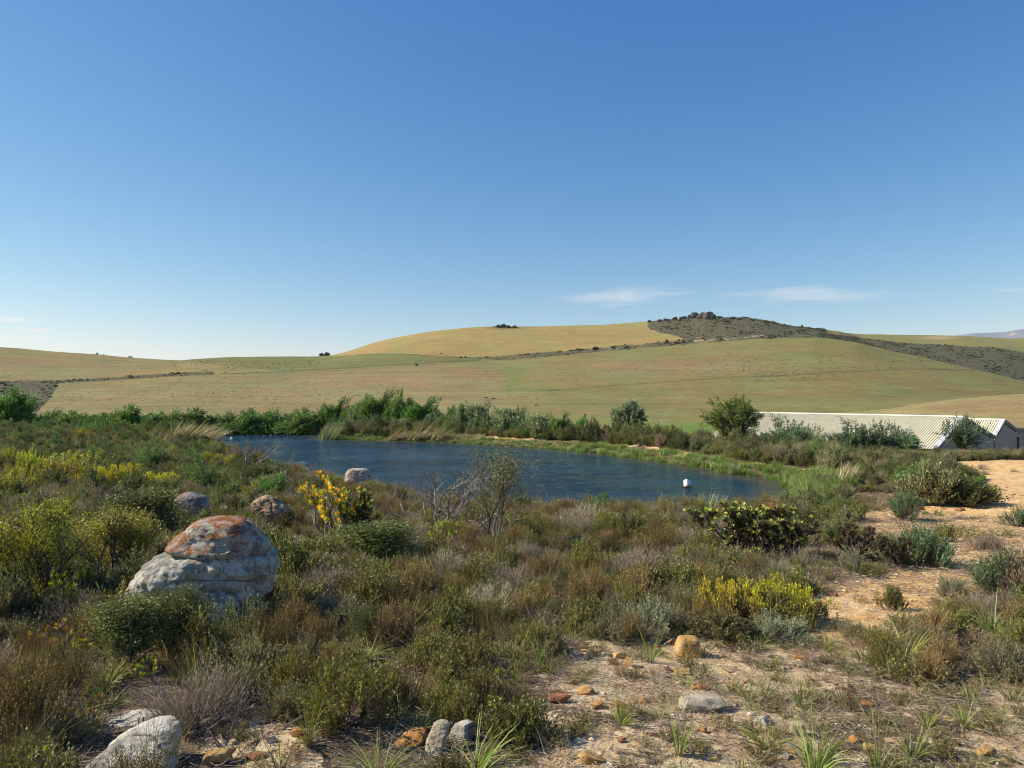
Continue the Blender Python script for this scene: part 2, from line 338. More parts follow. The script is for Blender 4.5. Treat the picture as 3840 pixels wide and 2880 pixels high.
def ground(X, Y, micro=True):
    X = np.asarray(X, float); Y = np.asarray(Y, float)
    px = XC + F * X / np.maximum(Y, .5)
    land = np.interp(Y, [-30, 0, 4, 8, 14, 22, 30, 95], [-2.3, -2.2, -2.25, -2.58, -3.02, -3.45, -3.68, -3.75])
    land = land + .10 * fbm(X / 3.1, Y / 3.1, seed=3, oct=3) * sstep(2, 8, np.abs(Y)) + .16 * fbm(X / 9., Y / 9., seed=5, oct=2) * sstep(6, 16, Y)
    cy = cv(CREST, px); near_dam = sstep(-14, -3, Y - cy) * sstep(900, 1500, px)
    land = land + near_dam * (.22 + .14 * fbm(X / 4., Y / 4., seed=9, oct=3))
    land = land + .22 * np.exp(-((px - 3420) / 150) ** 2 - ((Y - 39) / 2.5) ** 2)
    d = pond_d(X, Y)
    z = np.where(d < 0, WATER - np.minimum(1.2, .03 - d * .12), np.minimum(land, WATER - .03 + .20 * d + .10 * sstep(0, .8, d)))
    fall = sstep(1.5, 15, Y - cy) * (Y > 20)
    z = z * (1 - fall) + (-7.2) * fall
    ch = np.maximum(np.abs(X), np.abs(Y)); e = sstep(80, 93, ch); z = z * (1 - e) + (-7.2) * e
    if micro:
        z = z + (.022 * fbm(X * 2.2, Y * 2.2, seed=11, oct=3) + .012 * fbm(X * 9, Y * 9, seed=13, oct=2)) * (d > .2)
    return z
_Ym = np.concatenate([np.linspace(1.5, 20, 900), np.linspace(20.02, 110, 1600)])
def ghit(x, y):
    """point of the ground seen at pixel (x, y)"""
    g = ground(U(x) * _Ym, _Ym, False); ray = -V(y) * _Ym
    i = np.argmax(ray <= g)
    if not (ray <= g).any(): i = len(_Ym) - 1
    Yv = _Ym[i]; return float(U(x) * Yv), float(Yv), float(ground(U(x) * Yv, Yv))
TRACK_PX = [(3600, 1732), (5200, 1735), (5200, 2140), (3720, 2150), (3640, 2230), (3520, 2300), (3330, 2370), (3040, 2420), (2960, 2340), (3060, 2240), (3200, 2180),
            (3330, 2130), (3560, 2130), (3520, 2060), (3430, 2010), (3310, 2020), (3200, 1990), (3210, 1935), (3430, 1885), (3560, 1880), (3650, 1850), (3690, 1800), (3560, 1755)]
CLEAR_PX = [(2080, 2450), (2300, 2395), (2700, 2390), (2900, 2400), (3150, 2375), (3290, 2440), (3340, 2560), (3560, 2600), (3840, 2560), (5200, 2560), (5200, 3600), (1150, 3600), (1900, 2880), (1960, 2760), (2000, 2660), (2040, 2560)]
CLEAR2_PX = [(770, 2800), (930, 2720), (1110, 2700), (1190, 2780), (1150, 3100), (760, 3100)]
SANDY_PX = [(3420, 1700), (3470, 1685), (3560, 1700), (3570, 1730), (3440, 1740)]
w2 = lambda poly: [ghit(x, y)[:2] for x, y in poly]
TRACK, CLEAR, CLEAR2 = w2(TRACK_PX), w2(CLEAR_PX), w2(CLEAR2_PX)
def soft_in(X, Y, poly, w):
    d = segdist(X, Y, poly); s = np.where(inpoly(X, Y, poly), d, -d); return sstep(-w, w, s)
def graded(lo, hi, f0, f1, fine, growth):
    a = list(np.arange(f0, f1 + fine / 2, fine)); s = fine; x = a[-1]
    while x < hi: s = min(s * growth, 1.4); x += s; a.append(x)
    s = fine; x = f0; b = []
    while x > lo: s = min(s * growth, 2.5); x -= s; b.append(x)
    return np.array(b[::-1] + a)
gx = graded(-94, 94, -7, 7, .085, 1.022); gy = graded(-94, 94, 2.0, 12.0, .085, 1.012)
GX, GY = np.meshgrid(gx, gy); GZ = ground(GX, GY)
wob = fbm(GX / 1.3, GY / 1.3, seed=21, oct=3)
trk = soft_in(GX + wob * .5, GY + wob * .8, TRACK, .5); clr = np.maximum(soft_in(GX + wob * .3, GY + wob * .3, CLEAR, .35), soft_in(GX + wob * .3, GY, CLEAR2, .2))
dP = pond_d(GX, GY); gpx = XC + F * GX / np.maximum(GY, .5); gpy = YH - F * GZ / np.maximum(GY, .5)
damside = ((GY > 30) & (gpx > 1500) & (dP > 1.2) & (dP < 3.2)) * sstep(.0, .35, fbm(GX / 2., GY / 2., seed=33, oct=2) + .1)
mound = np.exp(-((gpx - 3440) / 110) ** 2 - ((GY - 38.5) / 2.2) ** 2) * (GY > 20)
trk = np.maximum(trk, np.maximum(damside * .8, np.clip(mound * 1.5, 0, 1)))
wet = sstep(1.2, .1, dP) * (dP > -2) * .8
mask = np.stack([np.maximum(clr * (.66 - .16 * sstep(2800, 3300, gpx) + .10 * wob), trk), trk, np.maximum(wet, 0)], -1)
GZ = GZ + trk * .03 * fbm(GX * 1.2, GY * 3.0, seed=41, oct=3)
near = link('ground', mesh_grid('ground', np.stack([GX, GY, GZ], -1), {'mask': mask}, M_GROUND)); tag(near, kind='structure')

# water sheet with real ripples
wx = np.arange(-56, 14, .24); wyy = np.arange(22, 80, .24); WX, WY = np.meshgrid(wx, wyy)
WD = pond_d(WX, WY); amp = .017
WZ = WATER + amp * fbm(WX * 1.1 + .3 * WY, WY * 2.4, seed=51, oct=2) + .006 * fbm(WX * .25, WY * .5, seed=53, oct=2)
kp = (WD[:-1, :-1] < 1.2)
water = link('water', mesh_grid('water', np.stack([WX, WY, WZ], -1), {'shoal': np.repeat((sstep(-2.6, -.2, WD + .8 * fbm(WX / 2., WY / 2., seed=57)) * .8)[..., None], 3, 2)}, M_WATER, keep=kp)); tag(water, kind='structure')

# far hills -------------------------------------------------------
SKYL = [(-900, 1290), (0, 1300), (200, 1316), (365, 1326), (480, 1338), (600, 1347), (670, 1350), (740, 1345), (850, 1338), (970, 1336), (1190, 1335), (1240, 1331), (1300, 1318), (1360, 1298),
        (1450, 1272), (1550, 1252), (1650, 1237), (1750, 1228), (1850, 1223), (1950, 1222), (2050, 1222), (2150, 1220), (2250, 1217), (2350, 1209), (2430, 1204), (2500, 1197),
        (2570, 1192), (2640, 1188), (2720, 1188), (2800, 1190), (2880, 1201), (2950, 1219), (3000, 1228), (3100, 1241), (3214, 1252), (3400, 1254), (3600, 1256), (3700, 1263), (3800, 1268), (3860, 1262), (4400, 1240)]
YS = [(-900, 1460), (0, 1441), (217, 1437), (441, 1425), (646, 1410), (823, 1404), (917, 1401), (1087, 1394), (1300, 1382), (1500, 1370), (1670, 1360), (1923, 1348), (2176, 1325), (2400, 1305),
      (2595, 1288), (2856, 1268), (3051, 1263), (3214, 1282), (3377, 1322), (3572, 1362), (3702, 1391), (3840, 1427), (4400, 1500)]
YB = [(3050, 1243), (3214, 1265), (3377, 1285), (3520, 1293), (3650, 1300), (3750, 1306), (3840, 1322), (4400, 1360)]
YMR = [(3100, 1568), (3200, 1556), (3300, 1540), (3450, 1510), (3600, 1490), (3760, 1475), (3840, 1470), (4400, 1440)]
GOLD_B = [(1195, 1336), (1250, 1334), (1400, 1327), (1540, 1327), (1640, 1335), (1740, 1339), (1860, 1342), (1925, 1345)]
nu = 1000; uu = np.concatenate([np.linspace(-1, -.80, 14)[:-1], np.linspace(-.80, .80, nu), np.linspace(.80, 1.0, 14)[1:]])
hx = XC + F * uu
rc = cv([(-900, 950), (600, 980), (740, 1150), (1200, 1150), (1400, 1250), (2430, 1250), (2960, 1250), (3200, 1750), (4400, 1800)], hx)
rs = cv([(-900, 560), (0, 600), (900, 700), (1900, 850), (2600, 950), (3050, 900), (3840, 750), (4400, 700)], hx)
yc, ys_ = cv(SKYL, hx), cv(YS, hx)
zz = lambda y, r: -V(y) * r
right = sstep(3020, 3250, hx)
k = [(np.full_like(hx, 86), np.full_like(hx, -7.4)), (np.full_like(hx, 120), np.full_like(hx, -7.6))]
y2 = np.where(hx > 3100, cv([(3100, 1583)] + YMR[2:], hx), 1583); k.append((np.full_like(hx, 200), zz(y2, 200)))
y2b = cv([(3100, 1542), (3840, 1520), (4400, 1500)], hx); k.append((np.full_like(hx, 300), zz(y2b, 300)))
y3 = cv([(-900, 1520), (0, 1512), (1850, 1497), (2600, 1480), (3300, 1478), (3840, 1500), (4400, 1510)], hx); k.append((np.full_like(hx, 500), zz(y3, 500)))
k.append((rs, zz(ys_, rs)))
r4 = rs + 130; k.append((r4, zz(ys_, rs) * (1 - right) + (zz(ys_ + 38, r4)) * right + (zz(yc, rc) - zz(ys_, rs)) * .35 * (1 - right)))
r5 = r4 + (rc - r4) * np.where(right > .5, .45, .5); yb = cv(YB, hx)
k.append((r5, (zz(ys_, rs) + (zz(yc, rc) - zz(ys_, rs)) * .72) * (1 - right) + zz(yb, r5) * right))
k.append((rc, zz(yc, rc))); k.append((rc * 1.1, zz(yc, rc) - 4)); k.append((rc * 1.35, zz(yc, rc) - 40)); k.append((np.full_like(hx, 4200), np.full_like(hx, -30))); k.append((np.full_like(hx, 16000), np.full_like(hx, -60)))
rr = np.concatenate([np.linspace(86, 300, 40)[:-1], np.linspace(300, 560, 36)[:-1], np.linspace(560, 1350, 130)[:-1], np.linspace(1350, 2100, 46)[:-1], np.geomspace(2100, 16000, 14)])
KR = np.stack([a for a, b in k]); KZ = np.stack([b for a, b in k])
HZ = np.empty((len(rr), len(hx)))
for j in range(len(hx)): HZ[:, j] = np.interp(rr, KR[:, j], KZ[:, j])
def smooth_axis(A, n, axis):
    ker = np.hanning(n + 2)[1:-1]; ker /= ker.sum(); pad = n // 2
    A2 = np.concatenate([np.repeat(np.take(A, [0], axis), pad, axis), A, np.repeat(np.take(A, [-1], axis), pad, axis)], axis)
    return np.apply_along_axis(lambda v: np.convolve(v, ker, 'valid'), axis, A2)
sm = smooth_axis(HZ, 7, 0); HZ[3:-16] = sm[3:-16]; HZ = smooth_axis(HZ, 9, 1)
HR = np.repeat(rr[:, None], len(hx), 1); HU = np.repeat(uu[None], len(rr), 0); HX = HU * HR
HZ = HZ + sstep(120, 400, HR) * (HR < 3000) * (.9 * fbm(HX / 60., HR / 60., seed=61, oct=4) + .0)
# koppie crest roughness
HPX = XC + F * HU; HPY = YH - F * HZ / HR
KOPPIE = [(2428, 1200), (2500, 1150), (2700, 1140), (2960, 1200), (3070, 1230), (3110, 1244), (3050, 1266), (2856, 1270), (2700, 1281), (2595, 1287), (2580, 1273), (2530, 1259), (2460, 1244), (2428, 1226)]
wobx = 7 * fbm(HX / 30., HR / 30., seed=71, oct=3); woby = 2.2 * fbm(HX / 22., HR / 22., seed=73, oct=3)
qx, qy = HPX + wobx, HPY + woby
ysq, ybq = cv(YS, qx), cv(YB, qx)
field_l = np.array([.33, .285, .115]); field_m = np.array([.315, .275, .115]); field_r = np.array([.285, .255, .095]); golden = np.array([.44, .34, .125]); green = np.array([.235, .235, .085])
C = np.empty(HPX.shape + (3,)); C[:] = field_r
def paint(mask, col, a=1.0):
    mm = (np.asarray(mask, float) * a)[..., None]; C[:] = C * (1 - mm) + np.asarray(col) * mm
below = qy > ysq
paint(below * sstep(2150, 1600, qx), field_m)
paint(sstep(2100, 1700, qx) * sstep(1440, 1480, qy) * below, [.37, .285, .14], .6)
paint(np.exp(-((qx - 2500) / 420) ** 2 - ((qy - 1375) / 34) ** 2) * below, [.34, .245, .125], .75)
paint(np.exp(-((qx - 1500) / 400) ** 2 - ((qy - 1440) / 40) ** 2) * below, [.37, .28, .145], .7)
paint(np.exp(-((qx - 1930) / 45) ** 2 - ((qy - 1420) / 45) ** 2) * below, [.22, .27, .08], .8)
paint(np.exp(-((qx - 2020) / 110) ** 2 - ((qy - 1465) / 10) ** 2) * below, [.20, .25, .075], .6)
paint(np.exp(-((qx - 3050) / 220) ** 2 - ((qy - 1325) / 22) ** 2) * below, [.24, .245, .08], .7)
paint(np.exp(-((qx - 3300) / 350) ** 2 - ((qy - 1470) / 45) ** 2) * below, [.24, .225, .085], .7)
paint(np.exp(-((qx - 500) / 500) ** 2 - ((qy - 1540) / 30) ** 2) * below, [.30, .245, .10], .5)
above = ~below
paint(above & (qx < 1150), field_l)
paint(np.exp(-((qx - 150) / 400) ** 2 - ((qy - 1365) / 16) ** 2) * above, [.38, .265, .125], .7)
paint(above & (qx > 640) & (qy < cv([(640, 1352), (900, 1378), (1100, 1392), (1400, 1400)], qx)) & (qx < 2000), green)
gb = cv(GOLD_B, qx)
paint(above & (qx > 1185) & (qy < gb) & (qx < 2440), golden); paint(above & (qx > 1925) & (qx < 2640), golden)
paint(above & (qx > 3020), [.31, .285, .10])
paint(np.exp(-((qx - 3520) / 60) ** 2 - ((qy - 1266) / 5) ** 2) * (qx > 3300) * above, [.52, .43, .24], .9)
mid = (HR > 130) & (HR < 262) & (qx > 3080)
paint(mid, [.40, .325, .15]); paint(mid & (qx < 3300), [.33, .30, .11], .7)
paint(sstep(215, 160, HR) * sstep(2300, 2450, qx) * sstep(2760, 2640, qx), [.15, .26, .05], .8)
# thin darker tracks and drainage lines
LINE2 = [(1859, 1492), (1954, 1473), (2049, 1466), (2176, 1454), (2500, 1433), (2595, 1425), (2790, 1416), (3181, 1393), (3376, 1384), (3637, 1386)]
l2 = np.exp(-((HPY - cv(LINE2, HPX) + woby * .6) / 1.7) ** 2) * (HPX > 1959) * (HPX < 3680) * (HR > 320)
paint(l2, [.12, .105, .06], .75)
paint(np.exp(-((HPY - cv([(1800, 1503), (1859, 1492), (1954, 1473), (2049, 1466)], HPX)) / 1.8) ** 2) * (HPX > 1840) * (HPX < 2040), [.42, .38, .2], .6)
l3 = np.exp(-((HPY - cv(GOLD_B, HPX) - 1) / 1.4) ** 2) * (HPX > 1330) * (HPX < 1880) * above; paint(l3, [.10, .10, .05], .75)
l4 = np.exp(-((HPY - ysq + 2) / 1.8) ** 2) * (HPX > 820) * (HPX < 1800); paint(l4, [.11, .11, .055], .8)
l5 = np.exp(-((HPY - ysq - 5) / 1.3) ** 2) * (HPX > 1000) * (HPX < 1700); paint(l5, [.14, .13, .065], .6)
paint(np.exp(-((qx - 1890) / 62) ** 2 - ((qy - 1228) / 6.5) ** 2) * (HR > 1000), [.17, .12, .07], .95)
strip = np.zeros(HPX.shape)
dy = ysq - HPY
strip = np.maximum(strip, sstep(-3, 1, dy) * sstep(14, 9, dy) * (qx < 800))
strip = np.maximum(strip, sstep(-2, 1, dy) * sstep(20, 12, dy) * sstep(1650, 2000, qx) * (qx < 2620))
strip = np.maximum(strip, inpoly(qx, qy, KOPPIE) * (HR > 800)); strip = np.maximum(strip, sstep(-3, 1, dy) * sstep(24, 18, dy) * (qx > 2560) * (qx < 3100))
strip = np.maximum(strip, inpoly(qx, qy, [(-400, 1438), (215, 1438), (205, 1462), (188, 1492), (135, 1545), (-400, 1560)]) * (HR > 200))
strip = np.maximum(strip, (HPY > ybq) * (qx > 3060) * (HR > rs[None] + 5) * (HR < 1500))
strip = np.maximum(strip, np.exp(-((HPX - 1890) / 40) ** 2 - ((HPY - 1226) / 4) ** 2) * (HR > 1000))
ps = np.exp(-((HPY - cv([(2595, 1279), (2700, 1273), (2790, 1266), (2880, 1256)], HPX) + woby * .5) / 4.5) ** 2) * (HPX > 2600) * (HPX < 2890)
ps = np.maximum(ps, np.exp(-((HPX - 2625) / 18) ** 2 - ((HPY - 1265) / 3) ** 2)); ps = np.maximum(ps, np.exp(-((HPX - 2330) / 90) ** 2 - ((HPY - cv(YS, HPX) + 6) / 2.5) ** 2) * .7)
ps = ps * sstep(-.35, .2, fbm(HX / 9., HR / 14., seed=91, oct=3))
strip = strip * sstep(-.55, -.1, fbm(HX / 14., HR / 20., seed=95, oct=3) + .6 * (strip > .98)); strip = strip * (1 - np.clip(ps, 0, 1)); paint(np.clip(ps, 0, 1), [.46, .37, .28])
for o_ in (-7, 7): paint(np.exp(-((HPX - cv([(1435, 2590), (1500, 2540), (1600, 2465)], HPY) - o_) / 2.2) ** 2) * (HPY > 1440) * (HPY < 1600) * (HR > 150) * (HR < 700), [.46, .37, .2], .45)
for (x0, y0, x1, y1) in ((1200, 1418, 1860, 1462), (300, 1480, 1100, 1496), (2100, 1400, 2900, 1352), (3000, 1440, 3700, 1452), (150, 1372, 620, 1378)):
    yy_ = np.interp(HPX, [x0, x1], [y0, y1]) + 4 * np.sin(HPX / 130.); paint(np.exp(-((HPY - yy_) / 1.2) ** 2) * (HPX > x0) * (HPX < x1) * (HR > 250), [.20, .185, .085], .35); paint(np.exp(-((HPY - yy_ - 4) / 1.4) ** 2) * (HPX > x0) * (HPX < x1) * (HR > 250), [.44, .35, .18], .35)
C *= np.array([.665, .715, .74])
HMASK = np.stack([np.clip(strip, 0, 1), ps, ps], -1)
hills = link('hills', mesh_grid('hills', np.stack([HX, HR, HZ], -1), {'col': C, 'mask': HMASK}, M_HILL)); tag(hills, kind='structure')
# the land to the sides and behind the camera carries on with the same rolling fields
sr = np.concatenate([np.linspace(86, 1400, 40), np.geomspace(1700, 16000, 8)])
vv = np.linspace(-1, 1, 50)
for side in ('l', 'r', 'b'):
    R_, W_ = np.meshgrid(sr, vv, indexing='ij'); zl = np.interp(sr, rr, HZ[:, 0])[:, None]; zr = np.interp(sr, rr, HZ[:, -1])[:, None]
    if side == 'l': P = np.stack([-R_, R_ * W_, zl + 0 * W_], -1)
    elif side == 'r': P = np.stack([R_, R_ * W_, zr + 0 * W_], -1)
    else: P = np.stack([R_ * W_, -R_, zl * (1 - W_) / 2 + zr * (1 + W_) / 2], -1)
    cc = np.empty(R_.shape + (3,)); cc[:] = field_m
    fl = link('land', mesh_grid('land', P, {'col': cc, 'mask': np.zeros_like(cc)}, M_HILL)); tag(fl, kind='structure')
def hillz(x, R):
    j = np.interp(U(x), uu, np.arange(len(uu))); j0 = np.clip(int(j), 0, len(uu) - 2); t = j - j0
    return float(np.interp(R, rr, HZ[:, j0]) * (1 - t) + np.interp(R, rr, HZ[:, j0 + 1]) * t)
def hhit(x, y, rmin=110, rmax=2000):
    """visible point of the hills at pixel (x, y)"""
    R = np.linspace(rmin, rmax, 2500); j = int(round(np.interp(U(x), uu, np.arange(len(uu)))))
    z = np.interp(R, rr, HZ[:, j]); ray = -V(y) * R; ok = np.nonzero(ray <= z)[0]
    i = ok[0] if len(ok) else int(np.argmax(z / R)); return float(U(x) * R[i]), float(R[i]), float(z[i])

# far blue-pink mountains
mx_ = np.linspace(3350, 4700, 260); P = []
mtop = cv([(3350, 1285), (3600, 1256), (3648, 1249), (3760, 1246), (3800, 1240), (3840, 1234), (3950, 1222), (4200, 1228), (4700, 1275)], mx_) + 1.2 * fbm(mx_ / 40, 0 * mx_, seed=5)
for t in np.linspace(0, 1, 26):
    Yd = 6500 + 1900 * t; zt = -V(mtop) * 8400; P.append(np.stack([U(mx_) * Yd, np.full_like(mx_, Yd), -60 + (zt + 60) * t ** .8 + 22 * fbm(mx_ / 60, t * 5, seed=8) * math.sin(t * 3.14)], -1))
for t in (1.2, 1.6): P.append(np.stack([U(mx_) * 8400 * t, np.full_like(mx_, 8400 * t), -V(mtop) * 8400 * (1.25 - t) * 2], -1))
P = np.array(P); mm_, nt_, out_ = mat_new('mountain_fields'); a_ = attr(nt_, 'col').outputs['Color']; princ(nt_, out_, a_, 1.0, 0.0)
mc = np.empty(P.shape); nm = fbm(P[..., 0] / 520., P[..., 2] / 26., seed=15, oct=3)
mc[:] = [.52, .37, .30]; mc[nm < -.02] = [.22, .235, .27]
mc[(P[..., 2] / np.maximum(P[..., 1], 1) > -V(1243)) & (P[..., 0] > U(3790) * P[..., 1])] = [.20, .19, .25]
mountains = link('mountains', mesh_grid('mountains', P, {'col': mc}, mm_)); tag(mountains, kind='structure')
# ------------------------------------------------------------------ plant geometry (arrays of small quads)
def rand_perp(r, D):
    a = r.normal(size=D.shape); return norm(np.cross(D, a))
def leaf_quads(P, D, Nn, Ln, W):
    S_ = norm(np.cross(D, Nn)); m = P + D * (Ln * .5)[:, None]
    sag = -Nn * (Ln * .06)[:, None]
    return np.stack([P, m + S_ * (W / 2)[:, None] + sag * 0, P + D * Ln[:, None] + sag, m - S_ * (W / 2)[:, None]], 1)
def prism_quads(P0, P1, r0, r1, k=3):
    D = norm(P1 - P0); ref = np.where(np.abs(D[:, 2:3]) > .9, [[1., 0, 0]], [[0., 0, 1.]]); A = norm(np.cross(D, ref)); B = np.cross(D, A); out = []
    for i in range(k):
        a0, a1 = 2 * math.pi * i / k, 2 * math.pi * (i + 1) / k
        o0 = A * math.cos(a0) + B * math.sin(a0); o1 = A * math.cos(a1) + B * math.sin(a1)
        out.append(np.stack([P0 + o0 * r0[:, None], P0 + o1 * r0[:, None], P1 + o1 * r1[:, None], P1 + o0 * r1[:, None]], 1))
    return np.concatenate(out)
def grow(r, p, d, Ln, rad, depth, maxd, segs, tips, spread=.5, nseg=3, wig=.18, up=.08, split=2, taper=.62, lenf=.72, side=.5):
    for i in range(nseg):
        d = norm(d + r.normal(size=3) * wig + np.array([0, 0, up])); p2 = p + d * Ln / nseg; r2 = rad * (1 - (1 - taper) / nseg)
        segs.append((p, p2, rad, r2)); p, rad = p2, r2
        if depth < maxd and i < nseg - 1 and r.random() < side:
            pr = rand_perp(r, d[None])[0]; grow(r, p, norm(d * math.cos(spread * 1.3) + pr * math.sin(spread * 1.3)), Ln * lenf * .8, rad * .6, depth + 1, maxd, segs, tips, spread, nseg, wig, up, split, taper, lenf, side)
    if depth >= maxd: tips.append((p, d)); return
    for kk in range(split):
        pr = rand_perp(r, d[None])[0]; a = spread * r.uniform(.6, 1.3)
        grow(r, p, norm(d * math.cos(a) + pr * math.sin(a)), Ln * lenf * r.uniform(.8, 1.15), rad * .8, depth + 1, maxd, segs, tips, spread, nseg, wig, up, split, taper, lenf, side)
def seg_quads(segs, k=3):
    P0 = np.array([s[0] for s in segs]); P1 = np.array([s[1] for s in segs]); return prism_quads(P0, P1, np.array([s[2] for s in segs]), np.array([s[3] for s in segs]), k)
def pal_cols(r, pal, n, per, jit=.18):
    """n shoots x per leaves -> colours"""
    pal = np.array(pal); i = r.integers(0, len(pal), n); j = r.integers(0, len(pal), n); t = r.random((n, 1)) * .5
    c = pal[i] * (1 - t) + pal[j] * t; c = c * (1 + .16 * r.normal(size=(n, 1))).clip(.6, 1.5); c = np.repeat(c, per, 0); return c * (1 + jit * r.normal(size=(n * per, 1))).clip(.5, 1.6)

def bush(seed, R=.42, H=.45, n=300, sl=.15, nl=14, LL=.02, LW=.006, ang=.7, up=.8, pal=((.09, .11, .06),), tip=None, tipf=.0, wood=(.14, .11, .085), ns=24,
         inner=.45, lump=.25, wr=.004, base=0.0, jit=.2, flat=0.0, lean=(.12, 0), twig=True, toponly=None, ball=False):
    r = np.random.default_rng(seed)
    nc = max(7, int(n / 20)); tha = (np.arange(nc) * 2.399 + r.normal(size=nc) * .3); ca_ = np.clip((np.arange(nc) + .5) / nc + r.normal(size=nc) * .05, 0, 1) ** .9; sa_ = np.sqrt(1 - ca_ ** 2)
    if ball: ca_ = ca_ * 2 - 1; sa_ = np.sqrt(np.maximum(1 - ca_ ** 2, 0))
    CC = np.stack([np.cos(tha) * sa_, np.sin(tha) * sa_, ca_], 1); crad = r.uniform(.66, 1.16, nc); ci = r.integers(0, nc, n)
    D0 = norm(CC[ci] + r.normal(size=(n, 3)) * ((.62 if not ball else .8) / math.sqrt(nc))); D0[:, 2] = D0[:, 2] if ball else np.abs(D0[:, 2]); off = 1 - ((D0 * CC[ci]).sum(1))
    cr_ = crad[ci] * (1 - np.minimum(off * 2.2, .4))
    lp = norm(r.normal(size=(9, 3)) * [1, 1, .7]); lw = r.uniform(.3, 1, 9)
    b = (np.maximum(D0 @ lp.T, 0) ** 6 * lw).sum(1); rad = ((1 - lump) + lump * np.minimum(b * 1.4, 1.25)) * cr_
    f = 1 - inner * r.random(n) ** 2.2
    P = D0 * np.stack([np.full(n, R), np.full(n, R), np.full(n, H)], 1) * (rad * f)[:, None]; P[:, 2] = P[:, 2] * .93 + .05 * H if not ball else P[:, 2] * .42 + .58 * H
    P = P - D0 * sl * .5
    P[:, 2] = np.maximum(P[:, 2], .02)
    P[:, :2] += (P[:, 2:3] / H) ** 1.3 * np.array(lean) * H
    D = norm(D0 * (1 - up) + np.array([lean[0] * .9, lean[1], 1.]) * up + r.normal(size=(n, 3)) * .22)
    # leaves
    t = np.tile(np.linspace(.05, 1, nl), n) + r.normal(size=n * nl) * .03; Dn = np.repeat(D, nl, 0); Pn = np.repeat(P, nl, 0)
    bend = rand_perp(r, D) * .12; Bn = np.repeat(bend, nl, 0)
    pos = Pn + Dn * (t * sl)[:, None] + Bn * (t * t * sl)[:, None]
    pr = rand_perp(r, Dn); a = ang * (1.15 - .5 * t) * r.uniform(.7, 1.3, n * nl)
    Ld = norm(Dn * np.cos(a)[:, None] + pr * np.sin(a)[:, None]); Nn = rand_perp(r, Ld)
    LL, LW = LL * 1.25, LW * 1.6
    ll = LL * r.uniform(.7, 1.25, n * nl) * (1.1 - .35 * t); ww = LW * r.uniform(.75, 1.25, n * nl)
    col = pal_cols(r, pal, n, nl, jit)
    if tip is not None:
        hz = np.repeat(P[:, 2] / H * (f > .75), nl); tf = np.clip((t - (1 - tipf)) / max(tipf, .01) * 2.2, 0, 1) * (np.ones_like(t) if toponly is None else sstep(toponly, toponly + .2, hz))
        tp = pal_cols(r, tip, n, nl, jit); col = col * (1 - tf[:, None]) + tp * tf[:, None]
    Q = leaf_quads(pos, Ld, Nn, ll, ww)
    # stems
    segs = []; sel = r.choice(n, min(n, ns * 6), replace=False)
    hubs = P[r.choice(n, ns)] * .5; hubs[:, 2] *= .8
    for h in hubs: m = h * .5 * [.8, .8, 1.1] + r.normal(size=3) * .02 * R; segs += [(np.zeros(3), m, wr * 2.0, wr * 1.7), (m, h, wr * 1.7, wr * 1.2)]
    for i in sel:
        h = hubs[np.argmin(((hubs - P[i]) ** 2).sum(1))]; segs.append((h, P[i], wr * .9, wr * .5))
    if twig:
        for i in range(0, n, 2): segs.append((P[i], P[i] + D[i] * sl * .8, wr * .45, wr * .25))
    W = seg_quads(segs); wc = np.array(wood) * (1 + .25 * r.normal(size=(len(W), 1))).clip(.5, 1.6)
    return (Q, col), (W, wc)
def blades(seed, n=60, R=.05, Ln=.3, W=.006, lean=.5, curve=.9, pal=((.12, .18, .04),), tip=None, nseg=4, up=1.0, wind=.12, ljit=.35):
    r = np.random.default_rng(seed); th = r.random(n) * 2 * math.pi; rr_ = R * np.sqrt(r.random(n)); P = np.stack([np.cos(th) * rr_, np.sin(th) * rr_, 0 * th], 1)
    th2 = th + r.normal(size=n) * .5; lz = lean * r.random(n) ** .7
    D = norm(np.stack([np.cos(th2) * lz + wind, np.sin(th2) * lz, np.full(n, up)], 1)); ll = Ln * (1 - ljit * r.random(n)); S_ = norm(np.cross(D, rand_perp(r, D)))
    pts = [P]; d = D.copy(); cvt = curve * r.uniform(.2, 1.2, n)
    for s in range(nseg):
        h = norm(d * [1, 1, 0] + 1e-4); d = norm(d + (h * .9 - np.array([0, 0, .55])) * (cvt / nseg)[:, None]); pts.append(pts[-1] + d * (ll / nseg)[:, None])
    Qs, Cs = [], []; pc = pal_cols(r, pal, n, 1, .15); tc_ = pal_cols(r, tip if tip else pal, n, 1, .15)
    for s in range(nseg):
        w0 = W * (1 - (s / nseg) ** 1.6) * .5 + W * .1; w1 = W * (1 - ((s + 1) / nseg) ** 1.6) * .5
        Qs.append(np.stack([pts[s] - S_ * w0, pts[s] + S_ * w0, pts[s + 1] + S_ * w1, pts[s + 1] - S_ * w1], 1)); u = ((s + .5) / nseg) ** 2; Cs.append(pc * (1 - u) + tc_ * u)
    return (np.concatenate(Qs), np.concatenate(Cs))
def clumps(r, tips, nper, spread, LL, LW, pal, jit=.2, hang=0.0, along=.5, tipc=None):
    P = np.array([t[0] for t in tips]); D = norm(np.array([t[1] for t in tips])); n = len(P); Pn = np.repeat(P, nper, 0); Dn = np.repeat(D, nper, 0)
    pos = Pn + r.normal(size=Pn.shape) * spread + Dn * (r.random(n * nper) * along)[:, None]
    ld = norm(Dn * .5 + r.normal(size=Pn.shape) * .8 + [0, 0, -hang]); Q = leaf_quads(pos, ld, rand_perp(r, ld), LL * r.uniform(.6, 1.3, n * nper), LW * r.uniform(.7, 1.2, n * nper))
    return Q, pal_cols(r, pal, n, nper, jit)
